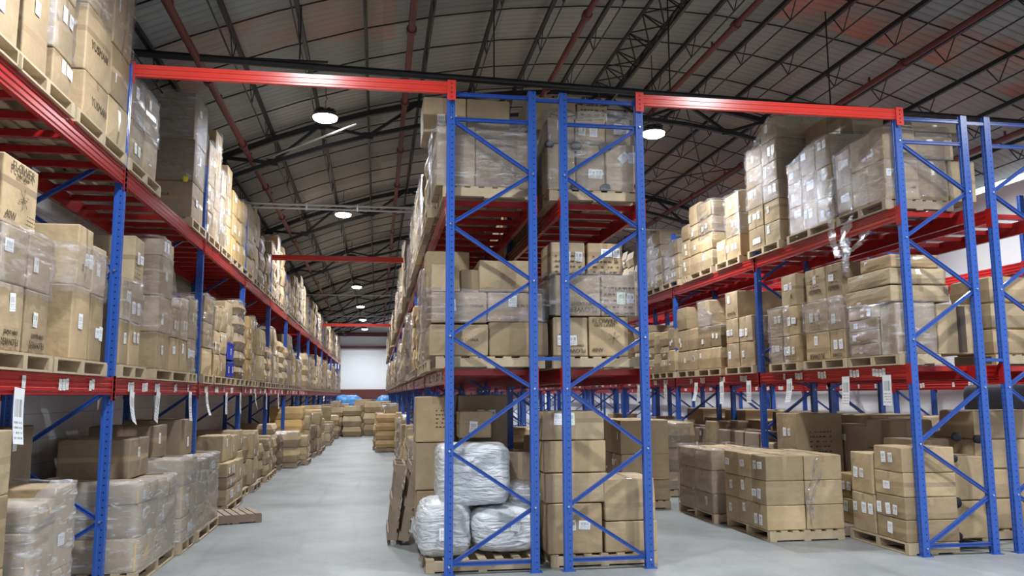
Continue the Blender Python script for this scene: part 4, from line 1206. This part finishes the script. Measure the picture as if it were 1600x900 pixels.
auto('C1', 'g', 30, 62, (1.0, 1.7), .3, prot=.9)
auto('C2', 'hi', 10.8, 22, (5.2, 6.0), .5)
auto('C2', 'lo', 10.8, 22, (3.3, 3.9), .5)
auto('C2', 'g', 10.8, 22, (.9, 1.5), .2)
for k, (x, y, h) in enumerate(((-1.6, 41.5, 1.5), (-.6, 42.5, 1.7), (.1, 41.8, 1.1), (-1.1, 43.8, 1.8), (-.1, 44, 1.6), (-2.2, 42.5, 1.4))):
    for j in range(3):
        BOXES.append(dict(x0=x, x1=x + .8, y0=y + .0, y1=y + .9, z0=.01 + h * j / 3, z1=h * (j + 1) / 3, mat='card', fs=-1, b=.05, nlab=0, mk=[], key=None, lay='', col='', nth='', where='', group='', label=''))

# ------------------------------------------------------------------ build the boxes
def visible_rank(b):
    cx, cy = (b['x0'] + b['x1']) / 2, (b['y0'] + b['y1']) / 2
    d = math.hypot(cx, cy)
    if b.get('front'): d -= 6
    if b['where'].startswith('middle right') and cy > 11.2: d += 60      # hidden behind the front pallets
    if 'rear right' in b['group']: d += 5
    if 'middle left' in b['group'] and not b.get('front'): d += 9       # seen edge on
    if 'under right rack' in b['group'] and cy > 13.4: d += 8
    if b['mat'] == 'card_dark' and 'under right' in b['group']: d += 3
    return d
BOXES.sort(key=visible_rank)
NBOX = 300
MATW = {'card': 'brown', 'card_yellow': 'yellowish', 'card_dark': 'dark brown'}
for i, b in enumerate(BOXES[:NBOX]):
    sx, sy, sz = b['x1'] - b['x0'], b['y1'] - b['y0'], b['z1'] - b['z0']
    tape = 'tape'
    me = rbox_mesh(sx, sy, sz, 100 + i, r=min(.014, sz * .1), bulge=b['b'], mat=b['mat'], tape=tape, slump=.012 if b['b'] > .015 else .004)
    rr = random.Random(500 + i)
    jit = 0 if b.get('front') else rr.uniform(-.03, .03) if b['key'] and b['key'][0] != 'F' else rr.uniform(-.01, .01)
    o = put('cardboard_box', me, None, ((b['x0'] + b['x1']) / 2, (b['y0'] + b['y1']) / 2, b['z0']), (0, 0, jit))
    lb = b.get('label')
    if not lb:
        mn = MATW[b['mat']]
        wh = b['where']
        if b['solo']: lb = '%s carton, single layer, %s column, %s pallet on %s' % (mn, b['col'], b['nth'], wh)
        elif b['nc'] == 1: lb = '%s carton, %s layer of %s pallet on %s' % (mn, b['lay'], b['nth'], wh)
        else: lb = '%s carton, %s layer, %s column, %s pallet, %s' % (mn, b['lay'], b['col'], b['nth'], wh)
    tag(o, lb, 'box', b['group'])
    dims = (sx, sy, sz)
    fface = '+x' if b['fs'] > 0 else '-x'
    for mk in b['mk']:
        kind, fc, u, z, s, fl = mk
        fc = fface if fc == 'f' else fc
        wface = (sx if fc == '-y' else sy)
        if kind in TX:
            me_ = TX[kind]; wd = len(kind) * .62 * s
            if wd > wface * .62: s *= wface * .62 / wd
            decal(me_, 'printed_text', o, fc, u, z, s, dims, fl)
        else:
            nm = 'printed_lines' if kind == 'spec' else 'printed_drawing'
            decal(LW[kind], nm, o, fc, u, z, s * 1.3, dims, fl)
    # shipping labels
    nl = b['nlab']
    if nl is None: nl = rr.choice((1, 1, 2, 2, 3))
    faces = ['-y'] if b.get('front') else ([fface, fface, '-y'])
    diamond = 'diamond' in lb
    u0 = rr.uniform(-.3, .05); zz = rr.uniform(.35, .75)
    for k in range(nl):
        fc = faces[0] if k < 2 else rr.choice(faces)
        wface = sx if fc == '-y' else sy
        q = QL[rr.choice((0, 0, 1, 2, 2) if rr.random() > .06 else (3,))]
        sc_ = min(1, sz / .22, wface / .2)
        u = max(-.5 + .08 / wface, min(.5 - .08 / wface, u0 + k * .15 / wface))
        ang = PI / 4 if (diamond and k == 0) else rr.uniform(-.08, .08)
        zf = min(max(zz, .09 / sz), 1 - .09 / sz) if sz > .2 else .5
        lo = decal(q, 'shipping_label', o, fc, u if k < 2 else -u, zf, 1, dims, ang)
        lo.scale = (sc_, 1, sc_)
    if b.get('tapev'):
        MB().box(-.06, .06, -.004, 0, .02, sz - .03).obj('tape_band', M['black_tape'], o, (0.02, -sy / 2 - .034, 0))

# the rest, farther off or hidden in the depth of the racks
far = {'card': MB(), 'card_yellow': MB(), 'card_dark': MB()}
mb = MB(); MI = {'card': 0, 'card_yellow': 1, 'card_dark': 2}
rr = random.Random(77)
for b in BOXES[NBOX:]:
    mb.t = rr.random()
    j = .012
    x0, x1, y0, y1 = (b['x0'] + rr.uniform(-j, j), b['x1'] + rr.uniform(-j, j), b['y0'], b['y1'])
    z0, z1 = b['z0'], b['z1']; e = .02
    mi = MI[b['mat']]; k = len(mb.v); bb = b['b'] * 1.2
    # chamfered carton with a slight belly
    xm, ym, zm = (x0 + x1) / 2, (y0 + y1) / 2, (z0 + z1) / 2
    rings = [(z0, e), (z0 + e, 0), (zm, -bb), (z1 - e, 0), (z1, e)]
    for z, s in rings:
        mb.v += [(x0 + s, y0 + s, z), (xm, y0 + s - (bb * .5 if s <= 0 else 0), z), (x1 - s, y0 + s, z), (x1 - s + (bb * .5 if s <= 0 else 0), ym, z), (x1 - s, y1 - s, z), (xm, y1 - s, z), (x0 + s, y1 - s, z), (x0 + s - (bb * .5 if s <= 0 else 0), ym, z)]
    for r_ in range(4):
        for q in range(8):
            mb.face([k + r_ * 8 + q, k + r_ * 8 + (q + 1) % 8, k + (r_ + 1) * 8 + (q + 1) % 8, k + (r_ + 1) * 8 + q], mi)
    mb.face([k + 32 + q for q in range(8)], mi); mb.face([k + 7 - q for q in range(8)], mi)
    # white shipping labels on the side that faces the aisle
    if b['nlab'] is None or b['nlab'] > 0:
        for q in range(rr.choice((0, 1, 2))):
            fs = b['fs']; X = (x1 if fs > 0 else x0) + fs * (bb + .004)
            yy = rr.uniform(y0 + .08, y1 - .16); zz = rr.uniform(z0 + .06, max(z0 + .07, z1 - .16))
            mb.box(X - .002, X + .002, yy, yy + .09, zz, zz + .1, 3)
fo = mb.obj('cardboard_boxes', [M['card'], M['card_yellow'], M['card_dark'], M['label2']], tone=True)
tag(fo, 'brown cartons stacked on pallets far down the racks and deep inside them', 'boxes', kind='stuff')

# pallets
PALLETS.sort(key=lambda p: math.hypot(p[0], p[1]) + (40 if (p[8] == 'C2') else 0) + (8 if p[8] in ('C1', 'R2') else 0))
pb = MB()
for i, (cx, cy, z, L, W, nth, where, old, rk, lv) in enumerate(PALLETS):
    if i < 90 or rk == 'X':
        lb = where if rk == 'X' else '%s wooden pallet, %s from the camera end on %s' % ('weathered' if old else 'pale', nth, where)
        if rk != 'X' and nth is None: lb = 'distant wooden pallet on ' + where
        pallet(cx, cy, z, L, W, i < 46 or rk == 'X', lb, 'wooden pallets', old)
    else:
        for x in (cx - W / 2, cx - .05, cx + W / 2 - .1): pb.box(x, x + .1, cy - L / 2, cy + L / 2, z, z + .018)
        for y in (cy - L / 2, cy - .04, cy + L / 2 - .08): pb.box(cx - W / 2, cx + W / 2, y, y + .08, z + .018, z + .12)
        pb.box(cx - W / 2, cx + W / 2, cy - L / 2, cy + L / 2, z + .12, z + .14)
tag(pb.obj('wooden_pallets', M['wood_old']), 'wooden pallets far down the racks under the distant cartons', 'pallets', kind='stuff')

# ------------------------------------------------------------------ stretch film
def film_bm(b, x0, x1, y0, y1, z0, tops, seed, step=.09, amp=.02):
    rr = random.Random(seed); off = Vector((rr.random() * 30, rr.random() * 30, 0))
    tilt = rr.uniform(-.5, .5)
    g = .022; x0 -= g; x1 += g; y0 -= g; y1 += g; r = .05
    per = []
    def edge(p, q, nrm):
        L = math.hypot(q[0] - p[0], q[1] - p[1]); n = max(2, int(L / step))
        for i in range(n): t = i / n; per.append((p[0] + (q[0] - p[0]) * t, p[1] + (q[1] - p[1]) * t, nrm))
    edge((x0 + r, y0), (x1 - r, y0), (0, -1)); edge((x1, y0 + r), (x1, y1 - r), (1, 0))
    edge((x1 - r, y1), (x0 + r, y1), (0, 1)); edge((x0, y1 - r), (x0, y0 + r), (-1, 0))
    ts = sorted(tops)
    def top(y):
        if y <= ts[0][0]: return ts[0][1]
        for a, c in zip(ts, ts[1:]):
            if y <= c[0]: return a[1] + (c[1] - a[1]) * (y - a[0]) / (c[0] - a[0])
        return ts[-1][1]
    n = len(per); H = max(t[1] for t in ts) - z0; rows = max(3, int(H / step))
    k0 = len(b.v)
    cx, cy = (x0 + x1) / 2, (y0 + y1) / 2
    for j in range(rows + 3):
        for (x, y, nr) in per:
            tz = top(y) + .02 + .02 * noise.noise(Vector((x * 3, y * 3, seed)))
            if j <= rows:
                z = z0 + (tz - z0) * j / rows
                d = noise.noise(Vector((x * 2.2, y * 2.2, z * 7)) + off) * amp
                if step < .1:      # stretched folds running round the load at a slant
                    q = Vector(((x + y) * 1.6, (x - y) * 1.6, (z + (x + y) * tilt) * 17)) + off
                    f = 1 - abs(noise.noise(q)) * 2.2
                    d += max(0, f) ** 2 * .014
                    q2 = Vector(((x + y) * 3, 3, (z - (x + y) * tilt * 1.7) * 30)) + off
                    d += max(0, 1 - abs(noise.noise(q2)) * 3) * .006
                px, py = x + nr[0] * d, y + nr[1] * d
            else:
                t = (.06, .15)[j - rows - 1]
                px = x + (cx - x) * t / max(.3, abs(cx - x)) * .8; py = y + (cy - y) * t / max(.3, abs(cy - y)) * .8
                z = tz + .012 + noise.noise(Vector((x * 6, y * 6, j))) * .02
            b.v.append((px, py, z))
    for j in range(rows + 2):
        for i in range(n):
            a, c = k0 + j * n + i, k0 + j * n + (i + 1) % n
            b.face([a, c, c + n, a + n])
FILMS.sort(key=lambda f: math.hypot(f[0], f[2]) + (30 if f[8] == 'C2' else 0) - (20 if f[8] == 'X' else 0))
fb = MB()
for i, (x0, x1, y0, y1, z0, tp, nth, where, rk, lv) in enumerate(FILMS):
    near = i < 46
    if near:
        b = MB(); film_bm(b, x0, x1, y0, y1, z0, tp, i + 3, .035 if i < 34 else .06, .02)
        if rk == 'X': lb = 'clear stretch film round the cartons, ' + where
        else: lb = 'clear wrinkled stretch film round the %s pallet load on %s' % (nth, where)
        tag(b.obj('stretch_film', M['film_thick' if lv == 'g' and rk == 'L' else 'film'], smooth=True), lb, 'plastic wrap', 'stretch film round pallet loads')
    else:
        film_bm(fb, x0, x1, y0, y1, z0, tp, i + 3, .25, .02)
if fb.v: tag(fb.obj('stretch_films', M['film'], smooth=True), 'clear stretch film round the distant pallet loads', 'plastic wrap', kind='stuff')

# torn film hanging below the right upper shelf, and a loose end on the aisle pallet
def ribbons(paths, wid, name, label, seed):
    b = MB(); rr = random.Random(seed)
    for pts in paths:
        P = [Vector(p) for p in pts]; n = 14; k = len(b.v)
        for i in range(n + 1):
            t = i / n * (len(P) - 1); a = min(int(t), len(P) - 2); u = t - a
            p0, p1, p2, p3 = P[max(a - 1, 0)], P[a], P[a + 1], P[min(a + 2, len(P) - 1)]
            p = .5 * ((2 * p1) + (p2 - p0) * u + (2 * p0 - 5 * p1 + 4 * p2 - p3) * u * u + (3 * p1 - p0 - 3 * p2 + p3) * u ** 3)
            w_ = wid * (1 + .4 * math.sin(i * 1.7 + seed))
            for s in (-1, -.4, .3, 1):
                b.v.append((p.x + .02 * math.sin(i * 2.1 + s * 5), p.y + s * w_, p.z + .012 * math.cos(i * 3 + s * 4)))
        for i in range(n):
            for q in range(3):
                a = k + i * 4 + q; b.face([a, a + 1, a + 5, a + 4])
    return tag(b.obj(name, M['film_thick'], smooth=True), label, 'plastic wrap')
ribbons([[(6.66, 10.5, 4.6), (6.6, 10.75, 4.2), (6.66, 10.95, 3.98), (6.72, 11.15, 4.2)], [(6.7, 10.75, 4.36), (6.68, 10.8, 4.1), (6.7, 10.86, 3.75)],
         [(6.75, 10.2, 4.36), (6.66, 10.4, 4.12), (6.66, 10.7, 4.02), (6.7, 11.0, 4.36)], [(6.8, 10.9, 4.36), (6.75, 10.92, 4.0), (6.78, 11.0, 3.7)], [(6.64, 11.0, 5.2), (6.6, 11.02, 4.8), (6.62, 11.05, 4.36), (6.64, 11.0, 4.1)]],
        .09, 'torn_stretch_film', 'torn clear film hanging down from the right rack upper shelf beam', 3)
ribbons([[(6.02, 10.74, 1.12), (5.95, 10.72, .9), (5.86, 10.71, .7), (5.85, 10.72, .4)], [(6.1, 10.74, .95), (6.0, 10.72, .8), (5.9, 10.7, .55), (5.92, 10.72, .3)]], .02,
        'torn_stretch_film', 'loose crumpled film on the front of the nearest right aisle pallet', 5)

# ------------------------------------------------------------------ white wrapped bundles and other single things
def lump(x0, x1, y0, y1, z0, z1, seed, mat, name, amp=.06, p=3.2, n=26, sag=.0):
    b = MB(); off = Vector((seed * 3.1, seed * 1.7, 0))
    cx, cy, cz = (x0 + x1) / 2, (y0 + y1) / 2, (z0 + z1) / 2
    hx, hy, hz = (x1 - x0) / 2, (y1 - y0) / 2, (z1 - z0) / 2
    vid = {}
    def V(a):
        k = tuple(round(c, 4) for c in a)
        if k in vid: return vid[k]
        d = Vector(a); l = (abs(d.x) ** p + abs(d.y) ** p + abs(d.z) ** p) ** (1 / p); d /= l
        q = Vector((cx + d.x * hx, cy + d.y * hy, cz + d.z * hz))
        nn = noise.noise(q * 3.2 + off) * amp + abs(noise.noise(Vector((q.x * 9, q.y * 9, q.z * 22)) + off)) * amp * .45
        q2 = q + d.normalized() * nn
        q2.x += d.x * sag * (1 - d.z) * .5
        if q2.z < z0: q2.z = z0
        b.v.append(tuple(q2)); vid[k] = len(b.v) - 1
        return vid[k]
    g = [-1 + 2 * i / n for i in range(n + 1)]
    for ax in range(3):
        for s in (-1, 1):
            for i in range(n):
                for j in range(n):
                    c = []
                    for (a, e) in ((g[i], g[j]), (g[i + 1], g[j]), (g[i + 1], g[j + 1]), (g[i], g[j + 1])):
                        t = [0, 0, 0]; t[ax] = s; t[(ax + 1) % 3] = a; t[(ax + 2) % 3] = e; c.append(V(t))
                    if s < 0: c.reverse()
                    b.face(c)
    return b.obj(name, M[mat], smooth=True)
def lab_on(parent, x, y, z, k=0, rot=0):
    o = bpy.data.objects.new('shipping_label', QL[k]); COL.objects.link(o); o.parent = parent; o.location = (x, y, z); o.rotation_euler = (0, rot, 0)
    return o
sA = lump(.72, 1.58, 9.72, 10.6, .70, 1.42, 1, 'sack', 'white_bundle', .035, 7)
tag(sA, 'white film wrapped bundle on top of the two others, middle left frame', 'bundle', 'white wrapped bundles')
sB = lump(.50, 1.10, 9.72, 10.5, .147, .80, 2, 'sack', 'white_bundle', .05, 3.4, sag=.04); lab_on(sB, .78, 9.68, .42, 0)
tag(sB, 'white sagging bundle at lower left with label, behind leftmost middle post', 'bundle', 'white wrapped bundles')
sC = lump(1.12, 1.92, 9.72, 10.6, .147, .70, 4, 'sack', 'white_bundle', .05, 3.6); lab_on(sC, 1.62, 9.685, .5, 0, .2)
tag(sC, 'white bundle at lower right with label, between the middle left posts', 'bundle', 'white wrapped bundles')
sD = lump(1.55, 1.98, 9.76, 10.3, .68, .98, 6, 'film_thick', 'clear_bag', .04, 2.6, 18)
tag(sD, 'clear crumpled plastic bag beside the white bundles', 'bag')
# blue crates and blue printed cartons on the left lower shelf
z = base('L', 'lo')
PALLETS_Z = z
pallet((-2.76 - 3.72) / 2, 16.35, z - .141, 1.0, .98, True, 'pale wooden pallet under the blue crates, left rack lower shelf', 'wooden pallets')
for i, (ya, yb, z0, z1) in enumerate(((16.0, 16.4, z, z + .3), (16.42, 16.8, z, z + .32), (15.95, 16.75, z + .33, z + .66))):
    b = MB(); x0, x1 = -3.35, -2.78
    t = .015
    b.box(x0, x1, ya, yb, z0, z0 + t); b.box(x0, x0 + t, ya, yb, z0, z1); b.box(x1 - t, x1, ya, yb, z0, z1); b.box(x0, x1, ya, ya + t, z0, z1); b.box(x0, x1, yb - t, yb, z0, z1)
    b.box(x0 - .012, x1 + .012, ya - .012 * (i == 2), yb + .012 * (i == 2), z1 - .03, z1)
    for k in range(5): b.box(x1, x1 + .006, ya + .03 + k * (yb - ya - .06) / 5, ya + .05 + k * (yb - ya - .06) / 5, z0 + .03, z1 - .04)
    o = tag(b.obj('blue_crate', M['crate']), 'blue plastic crate on the left lower shelf, %s' % ('lower near one', 'lower far one', 'the wide one on top')[i], 'crate', 'blue crates')
    lab_on(o, 0, 0, 0, 2).matrix_basis = Matrix.Translation((x1 + .012, (ya + yb) / 2, (z0 + z1) / 2)) @ Matrix.Rotation(PI / 2, 4, 'Z')
lo_ = put('cardboard_box', rbox_mesh(.8, .8, .34, 901, bulge=.02), None, (-3.2, 16.35, z + .665)); tag(lo_, 'wrapped carton sitting on the blue crates', 'box')
lo_ = put('cardboard_box', rbox_mesh(.75, .75, .42, 902, bulge=.015), None, (-3.2, 16.3, z + 1.01)); tag(lo_, 'topmost carton above the blue crates', 'box')
# black foam protectors showing at the corners of some cartons
for i, (x, y, z, s) in enumerate(((2.38, 9.655, 4.56, .06), (2.77, 9.655, 4.56, .07), (2.40, 9.655, 5.09, .07), (2.78, 9.655, 5.09, .08), (2.06, 9.66, 5.1, .06), (3.2, 9.655, 4.6, .06),
                                  (7.33, 9.7, .62, .085), (7.84, 9.7, .62, .06), (7.33, 9.7, .2, .06), (7.34, 9.7, 1.17, .06), (8.12, 10.2, 1.38, .07), (7.72, 10.1, 1.42, .07))):
    o = lump(x - s, x + s, y - .03, y + .06, z - s, z + s * .7, 20 + i, 'foam', 'foam_protector', .01, 2.4, 8)
    fr_ = ['upper shelf of middle right frame, %s' % k for k in ('bottom left', 'bottom middle', 'upper left', 'upper middle', 'far left corner', 'bottom right')] + \
          ['floor of near right frame, %s' % k for k in ('middle left', 'middle right', 'bottom left', 'top left', 'by the rear post', 'on top at the back')]
    tag(o, 'black foam corner piece, ' + fr_[i], 'foam')
# pallets leaning upright at the side of the middle left rack
for i, (x, y, ln, lb) in enumerate(((.28, 12.1, .10, 'weathered pallet leaning upright beside the middle left rack, outer one'), (.46, 12.0, .16, 'dark weathered pallet leaning upright beside the middle left rack, inner one'))):
    me_ = pallet_mesh(1.15, 1.0).mesh('wooden_pallet', M['wood_old'])
    o = put('wooden_pallet', me_); o.matrix_world = Matrix.Translation((x, y, .56)) @ Matrix.Rotation(ln, 4, 'Y') @ Matrix.Rotation(PI / 2, 4, 'Y') @ Matrix.Translation((0, 0, -.07))
    tag(o, lb, 'pallet', 'leaning pallets')
o = pallet(-2.3, 14.2, .002, .8, .8, True, 'empty broken pallet lying on the floor beside the left rack', 'wooden pallets', True); o.rotation_euler.z = .35
o = pallet(6.65, 11.3, .002, .7, .55, True, 'empty pallet end on the floor between right aisle loads', 'wooden pallets', True)

# hanging paper sheets on the lower beams
def sheet(w, h, curl, seed):
    b = MB(); n = 6; rr = random.Random(seed)
    for i in range(n + 1):
        t = i / n; x = curl * t * t
        b.v += [(x, -w / 2, -h * t), (x, w / 2, -h * t), (x - .0015, -w / 2, -h * t), (x - .0015, w / 2, -h * t)]
    for i in range(n):
        a = i * 4
        b.face([a, a + 4, a + 5, a + 1], 0, [(0, 1 - i / n), (0, 1 - (i + 1) / n), (1, 1 - (i + 1) / n), (1, 1 - i / n)])
        b.face([a + 2, a + 3, a + 7, a + 6], 0, [(1, 1 - i / n), (0, 1 - i / n), (0, 1 - (i + 1) / n), (1, 1 - (i + 1) / n)])
    return b.mesh('paper_sheet', M['paper'])
SH = [sheet(.19, .43, .03, 1), sheet(.18, .38, .07, 2), sheet(.19, .4, .01, 3)]
for i, (y, tilt) in enumerate(((6.95, .08), (9.95, .28), (11.1, .3), (12.9, .05), (14.1, .02), (15.9, 0), (17.5, .25), (19.6, .3), (21.5, .1), (24.0, 0))):
    o = put('paper_sheet', SH[i % 3], None, (XL1 + .062, y, ZLO['L'] - .13), (-tilt, 0, 0))
    tag(o, 'white paper list hanging from left rack lower beam, %s from the camera' % ORD[i], 'paper', 'papers on the left rack')
for i, (y, tilt) in enumerate(((9.98, 0), (10.95, .0), (12.6, .1), (14.1, 0), (15.3, .1), (16.6, 0), (18.5, .1), (20.5, 0))):
    o = put('paper_sheet', SH[(i + 2) % 3], None, (R1a - .062, y, ZLO['R1'] - .12), (tilt, 0, PI))
    tag(o, 'white paper list hanging from right rack lower beam, %s from the camera' % ORD[i], 'paper', 'papers on the right rack')
# yellow tape scrap, black sheeted stack, blue tarpaulins at the end of the aisle
tag(lump(-2.90, -2.82, 12.44, 12.50, 5.15, 5.25, 31, 'yellow', 'tape_scrap', .01, 2, 6), 'scrap of yellow tape on the big dark carton, left upper shelf', 'tape')
o = lump(11.0, 11.8, 12.9, 14.2, .0, 2.15, 33, 'dark_cloth', 'sheeted_stack', .02, 12, 18); tag(o, 'stack under black plastic sheeting seen beyond the rear right posts', 'stack')
for i, (x, y, s) in enumerate(((-2.4, 58, 1.5), (.6, 57, 1.4))):
    tag(lump(x - s / 2, x + s, y, y + 2, 0, 2.0, 40 + i, 'blue_tarp', 'tarpaulin_stack', .1, 3.5, 16), 'stack under blue tarpaulin at the far end of the left aisle, %s one' % ('left', 'right')[i], 'tarpaulin', 'blue tarpaulin stacks')
struct(MB().box(WX0, WX1, WY1 - .6, WY1 - .002, 1.7, 2.5).obj('trim_1', M['fascia']))
struct(MB().box(-4, 5, WY1 - .3, WY1 - .002, 5.8, 6.0).obj('trim_2', M['fascia']))
struct(MB().box(-4, 5, WY1 - .3, WY1 - .002, 6.8, 7.1).obj('trim_3', M['fascia']))
